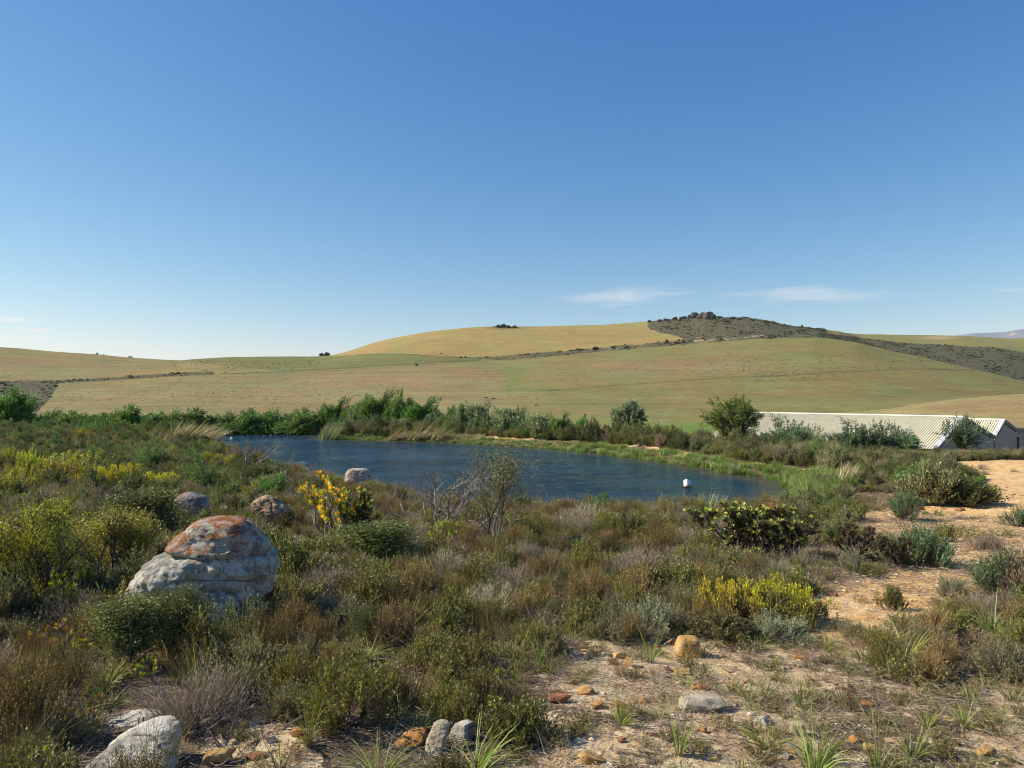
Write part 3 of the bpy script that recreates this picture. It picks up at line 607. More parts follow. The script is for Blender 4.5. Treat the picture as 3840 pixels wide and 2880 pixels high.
def rosettes(r, tips, nper, LL, LW, pal, tipc=None, open_=.7, rows=.5, jit=.12):
    P = np.array([t[0] for t in tips]); D = norm(np.array([t[1] for t in tips])); n = len(P); Pn = np.repeat(P, nper, 0); Dn = np.repeat(D, nper, 0)
    k = np.tile(np.arange(nper), n) / nper; pos = Pn - Dn * (LL * rows * (1 - k))[:, None]
    pr = rand_perp(r, Dn); a = (open_ * (1.25 - k)) * r.uniform(.8, 1.2, n * nper); ld = norm(Dn * np.cos(a)[:, None] + pr * np.sin(a)[:, None])
    Q = leaf_quads(pos, ld, norm(np.cross(ld, np.cross(Dn, ld))), LL * r.uniform(.8, 1.1, n * nper), np.full(n * nper, LW)); c = pal_cols(r, pal, n, nper, jit)
    if tipc is not None: c2 = pal_cols(r, tipc, n, nper, jit); w = sstep(.35, .8, k)[:, None]; c = c * (1 - w) + c2 * w
    return Q, c
def cat(*qs): return np.concatenate([q[0] for q in qs]), np.concatenate([q[1] for q in qs])

class Kind:
    """one kind of plant: a few variants, each with separate foliage and stem meshes and a joined mesh for the uncountable mass"""
    def __init__(s, name, cat_, words, gens, leafmat=None, woodmat=None, parts=('foliage', 'stems'), h=.45):
        s.name, s.cat, s.words, s.gens, s.lm, s.wm_, s.parts, s.h = name, cat_, words, gens, leafmat or M_LEAF, woodmat or M_WOOD, parts, h; s._j = {}; s._p = {}; s.dat = {}
    def data(s, i):
        if i not in s.dat: s.dat[i] = s.gens[i]()
        return s.dat[i]
    def joined(s, i):
        if i not in s._j:
            f, w = s.data(i)
            if w is None: s._j[i] = mesh_quads(s.name, f[0], f[1], [s.lm])
            else: q, c = cat(f, w); s._j[i] = mesh_quads(s.name, q, c, [s.lm, s.wm_], np.r_[np.zeros(len(f[0]), int), np.ones(len(w[0]), int)])
        return s._j[i]
    def split(s, i):
        if i not in s._p:
            f, w = s.data(i); s._p[i] = [(s.parts[0], mesh_quads(s.name + '_' + s.parts[0], f[0], f[1], [s.lm]))] + ([(s.parts[1], mesh_quads(s.name + '_' + s.parts[1], w[0], w[1], [s.wm_]))] if w is not None else [])
        return s._p[i]
def put(kind, loc, rz=0, sc=1.0, label=None, group=None, var=0, parts=True, name=None, tilt=(0, 0), cat_=None):
    var = var % len(kind.gens)
    sc3 = (sc, sc, sc) if isinstance(sc, (int, float)) else sc
    if kind.data(var)[1] is None: o = link(name or kind.name, kind.joined(var), None, loc, (tilt[0], tilt[1], rz), sc3)
    elif not parts: o = link(name or kind.name, kind.joined(var), None, loc, (tilt[0], tilt[1], rz), sc3)
    else:
        o = link(name or kind.name, None, None, loc, (tilt[0], tilt[1], rz), sc3)
        for pn, me in kind.split(var): link(pn, me, o)
    return tag(o, label, cat_ or kind.cat, group)

def kb(name, cat_, words, nvar, lm=None, seed=100, **kw):
    return Kind(name, cat_, words, [(lambda sd=seed + i: bush(sd, **kw)) for i in range(nvar)], lm, h=kw.get('H', .45))
GREY = ((0.1882, 0.1729, 0.0938), (0.2285, 0.2008, 0.1187), (0.1546, 0.145, 0.0688)); OLIVE = ((0.1988, 0.1617, 0.0416), (0.2385, 0.1833, 0.0534), (0.1524, 0.1294, 0.0333)); DARK = ((0.1205, 0.1064, 0.039), (0.1559, 0.133, 0.0455), (0.0851, 0.0798, 0.0312))
BROWN = ((0.2646, 0.1818, 0.0713), (0.2223, 0.1487, 0.0653), (0.2964, 0.2203, 0.0891), (0.1905, 0.1652, 0.0653)); PURP = ((0.3024, 0.243, 0.1944), (0.2484, 0.1998, 0.162), (0.3672, 0.3078, 0.2376)); GREEN = ((0.1859, 0.1782, 0.0567), (0.2288, 0.2087, 0.0637), (0.143, 0.1426, 0.0454))
BLUEG = ((.115, .15, .095), (.14, .175, .11), (.09, .12, .075)); YELL = ((.50, .42, .02), (.44, .39, .025), (.36, .35, .03)); LIME = ((.30, .34, .04), (.36, .38, .05), (.24, .29, .04))
K = {}
K['grey'] = kb('grey_heath_shrub', 'shrub', 'grey-green heathy shrub', 3, seed=101, R=.42, H=.42, n=330, sl=.14, nl=15, LL=.019, LW=.0062, ang=.8, up=.55, pal=GREY, wood=(.15, .125, .10))
K['silver'] = kb('silver_heath_shrub', 'shrub', 'silvery blue-grey shrub', 2, seed=111, R=.45, H=.38, n=340, sl=.12, nl=15, LL=.017, LW=.0065, ang=.9, up=.45, pal=((.21, .235, .15), (.18, .20, .12), (.25, .265, .175)), wood=(.18, .15, .12))
K['olive'] = kb('olive_heath_shrub', 'shrub', 'olive-green shrub', 3, seed=121, R=.40, H=.48, n=280, sl=.16, nl=15, LL=.023, LW=.0075, ang=.75, up=.7, pal=OLIVE, tip=((.21, .21, .06), (.18, .19, .05)), tipf=.35)
K['brown'] = kb('rusty_heath_shrub', 'shrub', 'rusty brown heath bush', 3, lm=M_DRY, seed=131, R=.34, H=.44, n=240, sl=.24, nl=18, LL=.017, LW=.0052, ang=.5, up=.85, pal=BROWN, wood=(.15, .10, .075), inner=.3)
K['purple'] = kb('dry_twiggy_shrub', 'shrub', 'dry purplish-grey twiggy shrub', 3, lm=M_DRY, seed=141, R=.42, H=.40, n=260, sl=.24, nl=11, LL=.042, LW=.0028, ang=.45, up=.6, pal=PURP, wood=(.22, .18, .15), wr=.0045)
K['green'] = kb('green_shrub', 'shrub', 'fresh green leafy shrub', 2, seed=151, R=.38, H=.46, n=250, sl=.16, nl=14, LL=.027, LW=.010, ang=.85, up=.6, pal=GREEN)
K['dark'] = kb('dark_green_shrub', 'shrub', 'dark green dense shrub', 2, seed=161, R=.42, H=.50, n=280, sl=.15, nl=15, LL=.024, LW=.009, ang=.85, up=.55, pal=DARK, wood=(.10, .08, .06))
K['low'] = kb('ground_herb', 'plant', 'low ground herb', 3, seed=171, R=.16, H=.13, n=60, sl=.08, nl=9, LL=.018, LW=.006, ang=.8, up=.4, pal=GREY + OLIVE + GREEN, ns=6, wr=.002)
K['lowdry'] = kb('dry_ground_herb', 'plant', 'low dry herb', 2, lm=M_DRY, seed=181, R=.17, H=.11, n=60, sl=.10, nl=8, LL=.025, LW=.003, ang=.7, up=.3, pal=BROWN + PURP, ns=6, wr=.002)
K['yellow'] = kb('yellow_flowering_bush', 'bush', 'dome-shaped bush with mustard-yellow flowering top', 2, seed=191, R=.62, H=.42, n=1100, sl=.065, nl=9, LL=.019, LW=.008, ang=.85, up=.5, pal=OLIVE + BROWN[:1], tip=YELL + ((.50, .50, .03),), tipf=1.0, toponly=.36, lump=.3)
# larger, coarser-leaved kinds for the middle distance
K['bgrey'] = kb('tall_grey_shrub', 'shrub', 'tall grey-green bushy shrub', 3, seed=201, R=.62, H=.95, n=420, sl=.34, nl=15, LL=.048, LW=.015, ang=.55, up=.8, pal=((.20, .20, .10), (.24, .235, .125), (.165, .165, .075)), lump=.38, wr=.008, inner=.35)
K['bolive'] = kb('tall_olive_shrub', 'shrub', 'tall olive-green bushy shrub', 3, seed=211, R=.65, H=.9, n=400, sl=.28, nl=14, LL=.042, LW=.016, ang=.75, up=.65, pal=((.185, .185, .05), (.215, .205, .06), (.15, .155, .042)), tip=((.19, .20, .06),), tipf=.3, lump=.38, wr=.008, inner=.35)
K['bdark'] = kb('tall_dark_shrub', 'shrub', 'tall dark green leafy shrub', 3, seed=221, R=.7, H=1.0, n=430, sl=.26, nl=15, LL=.045, LW=.018, ang=.85, up=.6, pal=((.115, .13, .045), (.15, .16, .05), (.09, .10, .038)), lump=.42, wr=.009, inner=.35)
K['bgreen'] = kb('tall_green_shrub', 'shrub', 'tall fresh green leafy shrub', 3, seed=231, R=.75, H=1.1, n=430, sl=.34, nl=15, LL=.062, LW=.021, ang=.8, up=.6, pal=((.12, .22, .045), (.155, .26, .055), (.09, .17, .04), (.15, .22, .09)), lump=.45, wr=.010, inner=.35, lean=(.25, 0))
K['bpurple'] = kb('tall_dry_shrub', 'shrub', 'tall dry brownish shrub', 2, lm=M_DRY, seed=241, R=.55, H=.75, n=320, sl=.34, nl=11, LL=.07, LW=.007, ang=.4, up=.75, pal=PURP + BROWN[:2], wr=.008)
K['byellow'] = kb('tall_yellow_bush', 'bush', 'tall bush with yellow flowering top', 2, seed=251, R=.75, H=.8, n=480, sl=.22, nl=13, LL=.032, LW=.013, ang=.75, up=.7, pal=OLIVE, tip=YELL[1:] + LIME[:1], tipf=.95, toponly=.3, lump=.42, wr=.008)
K['bblue'] = kb('feathery_shrub', 'shrub', 'blue-green feathery shrub', 2, seed=261, R=.55, H=.65, n=360, sl=.26, nl=15, LL=.034, LW=.010, ang=.7, up=.6, pal=((.10, .15, .075), (.125, .175, .09), (.085, .125, .06)), lump=.3, wr=.007)
def tuft(name, words, nvar, seed, cat_='grass tuft', lm=None, **kw): return Kind(name, cat_, words, [(lambda sd=seed + i: (blades(sd, **kw), None)) for i in range(nvar)], lm, h=kw.get('Ln', .3))
GR1 = ((.155, .20, .045), (.20, .24, .06), (.12, .16, .04)); STRAW = ((.42, .34, .19), (.34, .27, .14), (.48, .41, .25))
K['tuft'] = tuft('grass_tuft', 'tuft of long arching green grass', 3, 301, n=44, R=.035, Ln=.36, W=.0085, lean=.75, curve=1.5, pal=GR1, tip=((.22, .24, .05), (.30, .27, .09)))
K['tufts'] = tuft('small_grass_tuft', 'small tuft of thin green grass', 3, 311, n=40, R=.03, Ln=.17, W=.0045, lean=.8, curve=1.0, pal=((.14, .19, .05), (.17, .20, .07)), tip=((.28, .25, .12),))
K['strap'] = tuft('strap_leaf_plant', 'upright plant with long strap-like leaves', 2, 321, cat_='plant', n=16, R=.02, Ln=.50, W=.014, lean=.5, curve=1.0, pal=((.11, .18, .035), (.15, .21, .05)), tip=((.24, .25, .06),))
K['restio'] = tuft('restio_tuft', 'tuft of thin brownish reeds', 2, 331, cat_='reed tuft', lm=M_DRY, n=120, R=.09, Ln=.46, W=.0035, lean=.35, curve=.25, pal=((.13, .14, .055), (.16, .13, .06)), tip=((.20, .11, .05),))
K['wisp'] = tuft('dry_grass_wisps', 'wisps of dry straw-coloured grass', 2, 341, lm=M_DRY, n=26, R=.05, Ln=.42, W=.003, lean=.7, curve=1.2, pal=((.26, .22, .11), (.22, .20, .08)), tip=((.38, .32, .2),))
K['reed'] = tuft('green_reed_clump', 'clump of bright green reeds', 3, 351, cat_='reeds', n=110, R=.30, Ln=.55, W=.020, lean=.25, curve=.3, pal=((.15, .235, .045), (.19, .27, .06), (.11, .18, .04)), tip=((.24, .29, .10),), wind=.16)
K['rush'] = tuft('tall_rush_clump', 'clump of tall blue-green rushes', 2, 361, cat_='reeds', n=90, R=.35, Ln=1.15, W=.026, lean=.22, curve=.35, pal=((.16, .21, .10), (.21, .25, .13)), tip=((.36, .33, .2),), wind=.25)
K['straw'] = tuft('straw_reed_clump', 'clump of pale straw-coloured reeds', 2, 371, cat_='reeds', lm=M_DRY, n=110, R=.28, Ln=.95, W=.022, lean=.3, curve=.6, pal=STRAW, tip=((.46, .38, .25),), wind=.3)
K['flow'] = tuft('bleached_grass_clump', 'clump of bleached wind-combed grass', 2, 381, cat_='grass clump', lm=M_DRY, n=170, R=.32, Ln=.75, W=.016, lean=.5, curve=1.4, pal=((.30, .25, .13), (.22, .21, .09), (.38, .31, .18)), wind=.6)

def protea(seed, H=.7, nt=5, depth=3, pal=LIME, tipc=None, LL=.055, LW=.016, nper=16, wood=(.20, .165, .14), wr=.013, open_=.75, spread=.55, low=None, lowp=.0, dead=0.0, shrink=1.0):
    r = np.random.default_rng(seed); segs, tips = [], []
    for i in range(nt):
        a = 2 * math.pi * i / nt + r.random(); grow(r, np.zeros(3), norm([math.cos(a) * .7, math.sin(a) * .7, 1]), H * .42, wr, 0, depth, segs, tips, spread, 3, .12, .12, 2, .75, .70, .35)
    if len(tips) > 260: tips = [tips[i] for i in r.choice(len(tips), 260, replace=False)]
    if dead: live = [t for t in tips if r.random() > dead]
    else: live = tips
    q = rosettes(r, live, nper, LL, LW, pal, tipc, open_)
    if low is not None:
        sg = [segs[i] for i in r.choice(len(segs), int(len(segs) * lowp))]; q = cat(q, rosettes(r, [(s[1], norm(s[1] - s[0])) for s in sg if s[1][2] > H * .2], 9, LL * .9, LW, low, None, 1.0))
    W = seg_quads(segs, 4); return q, (W, np.array(wood) * (1 + .2 * r.normal(size=(len(W), 1))).clip(.6, 1.5))
def tree(seed, H=2.4, nt=1, depth=4, wr=.05, spread=.42, nper=14, spr=.10, LL=.11, LW=.03, pal=GREEN, wood=(.13, .105, .085), lean=.25, first=.35, hang=.1, split=3, side=.6, along=.15, up=.1, lenf=.70, low=.2, cap=420):
    r = np.random.default_rng(seed); segs, tips = [], []
    for i in range(nt):
        a = 2 * math.pi * i / max(nt, 1) + r.random(); o = .35 if nt > 1 else .05
        grow(r, np.zeros(3), norm([math.cos(a) * o + lean, math.sin(a) * o, 1]), H * first, wr, 0, depth, segs, tips, spread, 3, .13, up, split, .72, lenf, side)
    mx = max(t[0][2] for t in tips); s = H / mx * .95; segs = [(a * s, b * s, c, d) for a, b, c, d in segs]; tips = [(a * s, b) for a, b in tips]
    extra = [(s_[1], norm(s_[1] - s_[0] + 1e-9)) for s_ in segs if s_[2] < wr * .5 and s_[1][2] > low * H]; tips = tips + extra
    if len(tips) > cap: tips = [tips[i] for i in r.choice(len(tips), cap, replace=False)]
    q = clumps(r, tips, nper, spr, LL, LW, pal, .2, hang, along); W = seg_quads(segs, 4)
    return q, (W, np.array(wood) * (1 + .2 * r.normal(size=(len(W), 1))).clip(.6, 1.5))
def deadtree(seed, H=.9, nt=3, depth=4, wr=.016, spread=.45, lean=.1, first=.34, wood=(.23, .195, .165), side=.5, wig=.2, up=.05, out=.6, split=2, twigs=0):
    r = np.random.default_rng(seed); segs, tips = [], []
    for i in range(nt):
        a = 2 * math.pi * i / nt + r.random(); grow(r, np.zeros(3), norm([math.cos(a) * out + lean, math.sin(a) * out, 1]), H * first, wr, 0, depth, segs, tips, spread, 3, wig, up, split, .7, .72, side)
    big = [s for s in segs if s[2] > wr * .35]; small = [s for s in segs if s[2] <= wr * .35] or segs[:1]; col = lambda Q: (Q, np.array(wood) * (1 + .2 * r.normal(size=(len(Q), 1))).clip(.6, 1.5))
    return col(seg_quads(small, 3)), col(seg_quads(big, 4))
def kk(name, cat_, words, fn, seeds, lm=None, parts=('foliage', 'stems'), **kw): return Kind(name, cat_, words, [(lambda sd=s: fn(sd, **kw)) for s in seeds], lm, parts=parts)
K['lime'] = kk('lime_protea', 'protea bush', 'small protea with lime-yellow leaf tips', protea, (401, 402), H=.42, nt=4, depth=2, pal=((.14, .20, .04), (.18, .22, .05)), tipc=((.46, .46, .03), (.52, .46, .03)), LL=.06, LW=.014, nper=14)
K['orangep'] = kk('orange_protea', 'protea bush', 'small protea with orange-tinted leaves', protea, (411,), H=.45, nt=4, depth=2, pal=((.20, .16, .04), (.26, .16, .04)), tipc=((.42, .20, .03), (.46, .30, .03)), LL=.055, LW=.012, nper=14)
K['goldp'] = kk('golden_protea', 'protea bush', 'protea with golden-yellow crown', protea, (421,), H=.60, nt=5, depth=3, pal=((.36, .38, .05),), tipc=((.78, .44, .015), (.80, .54, .03), (.5, .5, .05)), LL=.050, LW=.020, nper=15, spread=.5, dead=.2, wr=.014, wood=(.17, .14, .12))
K['darkp'] = kk('dark_protea', 'protea bush', 'broad dark protea with lime leaf tips', protea, (431, 432), H=.85, nt=7, depth=3, pal=((.20, .24, .06), (.16, .19, .05)), tipc=((.42, .46, .08), (.36, .42, .11)), LL=.065, LW=.026, nper=13, low=((.085, .06, .04), (.12, .08, .045), (.07, .06, .035)), lowp=.8, wr=.016, wood=(.17, .13, .11), open_=.9)
K['bulbp'] = kk('brown_protea', 'protea bush', 'rusty brown protea bush', protea, (441,), H=.62, nt=6, depth=3, pal=((.11, .08, .045), (.14, .11, .05), (.09, .07, .04)), LL=.05, LW=.02, nper=10, low=((.10, .07, .045),), lowp=.6, wr=.012)
K['leafy'] = kk('sprawling_bush', 'bush', 'tall sprawling bush with yellow-green crown', tree, (451, 452), cap=95, low=.45, H=1.3, nt=5, depth=3, wr=.026, spread=.5, nper=120, spr=.075, LL=.036, LW=.015, pal=((.19, .19, .035), (.24, .23, .04), (.15, .16, .035), (.36, .33, .05)), lean=.15, wood=(.10, .08, .065), hang=0, along=.08)
K['needle'] = kk('needle_leaf_bush', 'bush', 'dense green needle-leaved bush', tree, (461, 462), cap=130, low=.2, H=1.0, nt=7, depth=3, wr=.016, spread=.35, up=.2, nper=90, spr=.05, LL=.030, LW=.011, pal=((.125, .15, .045), (.155, .175, .05), (.10, .12, .035)), lean=.1, wood=(.11, .09, .075), hang=-.3, along=.06)
K['forked'] = kk('forked_bare_tree', 'small tree', 'slender forked tree', tree, (475,), low=.45, H=1.55, nt=3, depth=3, wr=.019, spread=.42, nper=16, spr=.055, LL=.034, LW=.012, pal=((.14, .145, .075), (.17, .17, .095), (.11, .12, .06)), lean=.03, wood=(.10, .085, .075), split=2, side=.6, first=.42, hang=0, up=.2)
K['dead'] = kk('dead_shrub', 'dead shrub', 'leafless bleached dead shrub', deadtree, (481, 482, 483), lm=M_WOOD, parts=('twigs', 'stems'), H=.85)
K['deadlow'] = kk('fallen_branches', 'dead branches', 'low heap of bleached dead branches', deadtree, (491, 492), lm=M_WOOD, parts=('twigs', 'stems'), H=.5, nt=5, up=-.12, out=1.6, wr=.010)
WAT = ((.11, .21, .04), (.15, .26, .05), (.085, .165, .035), (.18, .26, .10)); SIL = ((.19, .25, .13), (.25, .31, .18), (.14, .19, .09))
def kt(name, cat_, words, nvar, **kw): q = kb(name, cat_, words, nvar, **kw); q.parts = ('crown', 'trunk'); return q
K['wattle'] = kt('wattle_tree', 'tree', 'wind-blown bright green wattle tree', 3, seed=501, R=.95, H=2.1, n=640, sl=.40, nl=13, LL=.10, LW=.030, ang=.85, up=.5, pal=WAT, lump=.5, wr=.02, inner=.5, lean=(.30, 0), ns=14)
K['silvert'] = kt('silver_leaved_tree', 'tree', 'silvery grey-green round tree', 2, seed=511, R=.9, H=1.75, n=600, sl=.32, nl=13, LL=.085, LW=.028, ang=.95, up=.45, pal=SIL, lump=.45, wr=.02, inner=.5, lean=(.12, 0), ns=14)
K['bluet'] = kt('blue_green_wattle', 'tree', 'feathery blue-green wattle tree', 2, seed=521, R=.95, H=1.65, n=270, sl=.42, nl=15, LL=.10, LW=.020, ang=.8, up=.5, pal=((.12, .18, .095), (.16, .23, .125), (.21, .28, .17), (.09, .14, .07)), lump=.6, wr=.018, inner=.55, lean=(.15, 0), ns=14)
K['opent'] = kt('round_green_tree', 'tree', 'round-crowned green tree', 1, seed=531, R=1.35, H=2.3, n=950, sl=.26, nl=11, LL=.085, LW=.022, ang=.9, up=.25, pal=((.16, .21, .045), (.20, .26, .055), (.12, .16, .04)), lump=.3, wr=.03, inner=.5, lean=(.12, 0), ns=16, ball=True)
K['roundt'] = kt('round_silver_tree', 'tree', 'round silver-leaved tree', 1, seed=536, R=1.0, H=1.75, n=850, sl=.20, nl=11, LL=.07, LW=.025, ang=1.0, up=.2, pal=((.20, .25, .14), (.26, .31, .19), (.15, .19, .10)), lump=.3, wr=.025, inner=.5, lean=(.06, 0), ns=16, ball=True)
K['hillbush'] = kb('hill_bush', 'bush', 'dark round bush', 3, seed=541, R=1.0, H=1.0, n=110, sl=.5, nl=5, LL=.36, LW=.2, ang=.9, up=.4, pal=((.07, .075, .045), (.09, .09, .055), (.055, .06, .035)), ns=4, wr=.03, twig=False)
K['hillscrub'] = kb('hill_scrub', 'scrub', 'scrub', 3, seed=551, R=1.3, H=.8, n=70, sl=.5, nl=4, LL=.5, LW=.3, ang=.9, up=.3, pal=((.09, .10, .05), (.135, .125, .07), (.065, .072, .035), (.12, .135, .075)), ns=3, wr=.03, twig=False)
# ------------------------------------------------------------------ rocks
def rock_mesh(name, seed, dims, sub=4, rough=.10, cuts=7, cmin=.62, mat=None, freq=1.6, sink=.0, strata=0.0):
    r = np.random.default_rng(seed); bm = bmesh.new(); bmesh.ops.create_icosphere(bm, subdivisions=sub, radius=1.0)
    v = np.array([x.co[:] for x in bm.verts]); o = r.random(3) * 50
    v = v / np.maximum(np.abs(v).max(1, keepdims=True) ** .6, 1e-6)
    for _ in range(cuts):
        n = norm(r.normal(size=3)); c = r.uniform(cmin, .95); dd = np.maximum(v @ n - c, 0); v = v - dd[:, None] * n * .94
    nn = norm(v); d = rough * fbm(v[:, 0] * freq + o[0], v[:, 1] * freq + o[1], v[:, 2] * freq + o[2], seed, 4, .55); v = v + nn * d[:, None]
    if strata: v = v + nn * [1, 1, .2] * (strata * np.sin(v[:, 2] * 9 + 2 * fbm(v[:, 0], v[:, 1], seed=seed)))[:, None]
    v = v * np.array(dims) / 2
    for x, c in zip(bm.verts, v): x.co = c
    for f in bm.faces: f.smooth = True
    me = bpy.data.meshes.new(name); bm.to_mesh(me); bm.free(); me.materials.append(mat)
    try: me.set_sharp_from_angle(angle=math.radians(38))
    except Exception: pass
    return me
occ0 = []
def rock(x, y, w, h, mat, label, seed, depth=None, rz=0, tilt=(0, 0), sub=3, name='stone', cat_='stone', group='loose stones on the sand', sink=.26, **kw):
    X, Y, Z = ghit(x, y); s = Y / F; W, H = w * s * 1.08, h * s * .95; Dp = (depth or .8) * W; kw.setdefault('cuts', 13); kw.setdefault('cmin', .42); kw.setdefault('rough', .09); sub = max(sub, 4)
    me = rock_mesh(name, seed, (W, Dp, H / (1 - sink)), sub=sub, mat=mat, **kw)
    occ0.append((X, Y + Dp * .1, W * .62)); o = link(name, me, None, (X, Y + Dp * .25, Z + H / (1 - sink) * (.5 - sink)), (tilt[0], tilt[1], rz)); return tag(o, label, cat_, group)
O, Yl, R_, Pk, Wh = M_ROCK_O, M_ROCK_Y, M_ROCK_R, M_ROCK_P, M_ROCK_WS
rock(2517, 2420, 24, 22, R_, 'small red-orange stone just left of the blocky golden rock', 12)
rock(2190, 2436, 34, 20, O, 'small orange stone half buried below the dark scrub edge', 13)
rock(2325, 2470, 60, 26, Yl, 'smooth pale yellow stone, upper piece beside the strap-leaved plant', 14, .6, .3)
rock(2362, 2497, 44, 40, Yl, 'smooth yellow stone slanting down from the piece behind it', 15, .6, -.6)
rock(2503, 2516, 18, 20, R_, 'tiny red-orange stone below the blocky golden rock', 16)
rock(2560, 2530, 78, 24, Yl, 'flat white and yellow stone below the blocky golden rock', 17, .7)
rock(2735, 2522, 80, 20, Pk, 'flat pinkish stone on pale sand right of the golden rock', 18, .7)
rock(2640, 2586, 66, 22, O, 'flat orange stone in the middle of the pale clearing', 19, .7, .3)
rock(2602, 2584, 26, 18, Yl, 'small cream stone touching the flat orange stone in the clearing', 20)
rock(2200, 2612, 74, 24, Yl, 'flat golden slab above the reddish brown stone', 21, .6, -.2)
rock(2100, 2642, 78, 32, R_, 'reddish brown stone at the grassy left edge of the clearing', 22, .7)
rock(2235, 2658, 60, 28, O, 'wedge-shaped orange stone right of the reddish brown stone', 23, .7, .5)
rock(2325, 2655, 70, 18, O, 'thin orange slab lying flush in the sand', 24, .7, .1)
rock(2352, 2684, 24, 16, O, 'small orange pebble-like stone below the thin slab', 25)
rock(2635, 2672, 165, 46, Wh, 'broad white stone embedded in the sand', 26, .9, .2, sub=4)
rock(2205, 2872, 135, 44, Yl, 'golden-orange stone at the bottom edge of the clearing', 27, .7, sub=4)
rock(2757, 2660, 28, 18, Pk, 'small pale orange stone right of the broad white stone', 28)
rock(2640, 2745, 46, 16, O, 'small flat orange stone behind the tall grass tuft', 29)
rock(2998, 2768, 58, 66, Wh, 'jagged upright white stone in the dry grass', 30, .6, cuts=10, cmin=.5)
rock(2860, 2724, 90, 34, Wh, 'low whitish stone left of the jagged white stone', 31, .7)
rock(3182, 2592, 66, 24, Pk, 'pale peach-coloured stone in the sparse grass', 32)
rock(3160, 2612, 50, 16, Wh, 'flat off-white stone just below the peach-coloured one', 33)
rock(3000, 2480, 62, 16, O, 'narrow orange slab near the upper end of the clearing', 34, .5, -.25)
rock(2955, 2512, 40, 18, Pk, 'small salmon-coloured stone by the upper tufts', 35)
rock(3640, 2418, 68, 24, O, 'orange stone in the shade of the right-hand scrub', 36)
rock(3207, 2792, 40, 24, O, 'small orange stone near the bottom, leftmost of three', 37)
rock(3280, 2822, 66, 28, Yl, 'golden slab near the bottom, middle of three', 38, .7, -.4)
rock(3372, 2790, 80, 18, Pk, 'flat pink-orange stone near the bottom, rightmost of three', 39)
rock(3705, 2838, 84, 34, Yl, 'pale orange slab on white sand in the bottom corner', 40, .6, -.6)
rock(3610, 1918, 40, 12, R_, 'small red stone on the upper sandy track', 41)
rock(3457, 1912, 26, 14, R_, 'small dark red stone on the track beside the upright shrub', 42)
rock(1795, 2066, 22, 20, R_, 'small red stone at the foot of the forked tree', 43)
rock(1120, 2765, 54, 22, O, 'orange-brown stone left of the lush grass tuft', 44)
rock(1012, 2792, 44, 24, Wh, 'whitish stone among dry twigs near the bottom', 45)
rock(820, 2868, 120, 56, Yl, 'rounded yellow and orange stone at the bottom edge', 46, .7, .2, sub=4)
rock(945, 2852, 92, 30, R_, 'flat salmon-red stone beside the rounded yellow one', 47, .6, .2)
rock(3090, 2700, 44, 16, Wh, 'small grey-white stone in the dry lower clearing', 48)
rock(2440, 2760, 40, 14, Pk, 'small pale stone in the sand left of the tall tuft', 49)
rock(2885, 2470, 38, 12, Pk, 'thin pale slab at the upper left of the tufts', 50)
rock(1738, 2778, 100, 66, M_ROCK_W, 'blue-grey veined stone behind the lush grass tuft', 53, .7, .1, sub=4, group='three stones behind the lush grass tuft')
# big white slabs lower left
# boulders round the large one
rock(1095, 1985, 50, 24, M_ROCK_C, 'small tan rock beside the craggy boulder', 60, name='boulder', cat_='boulder', group='boulders in the scrub')
MS = [(O, 'orange'), (Yl, 'golden'), (Pk, 'peach-coloured'), (Wh, 'cream'), (R_, 'rust-red')]
for i, (x, y, w, h, m, wh) in enumerate(((2465, 2430, 34, 14, 0, 'behind the blocky golden rock on the left'), (2700, 2462, 40, 12, 3, 'in the shadow right of the blocky golden rock'), (2800, 2560, 44, 14, 1, 'between the pinkish and the peach-coloured stones'), (2480, 2600, 34, 14, 3, 'above the thin orange slab'), (2420, 2640, 52, 16, 0, 'right of the thin orange slab'),
        (2560, 2700, 46, 16, 3, 'left of the tall tuft'), (2790, 2800, 60, 20, 2, 'left of the large dark tuft'), (2690, 2850, 50, 20, 1, 'near the bottom edge, centre of the clearing'), (2950, 2850, 54, 20, 3, 'between the two large bottom tufts'), (3500, 2800, 60, 18, 3, 'near the bottom tuft on the right'), (3560, 2700, 40, 14, 1, 'between two green tufts on the right'), (3800, 2760, 56, 18, 2, 'at the right edge on white sand'),
        (3120, 2520, 44, 12, 3, 'at the top right of the clearing'), (3250, 2640, 48, 14, 0, 'under the right-hand scrub edge'), (2100, 2760, 50, 18, 3, 'at the left edge of the clearing near the bottom'), (2330, 2790, 44, 16, 4, 'left of the tall tuft near the bottom'), (3050, 2300, 60, 14, 0, 'on the sandy bank above the yellow clump end'), (3130, 2240, 46, 14, 4, 'on the orange bank beside the track'), (3470, 2360, 50, 12, 0, 'on the lower track near the scrub'), (3640, 2160, 44, 10, 4, 'on the middle of the track'), (3300, 2250, 40, 10, 1, 'on the track behind the slim green shrub'))):
    rock(x, y, w, h, MS[m][0], 'flat ' + MS[m][1] + ' stone ' + wh, 700 + i, .7, rng.uniform(-.6, .6))
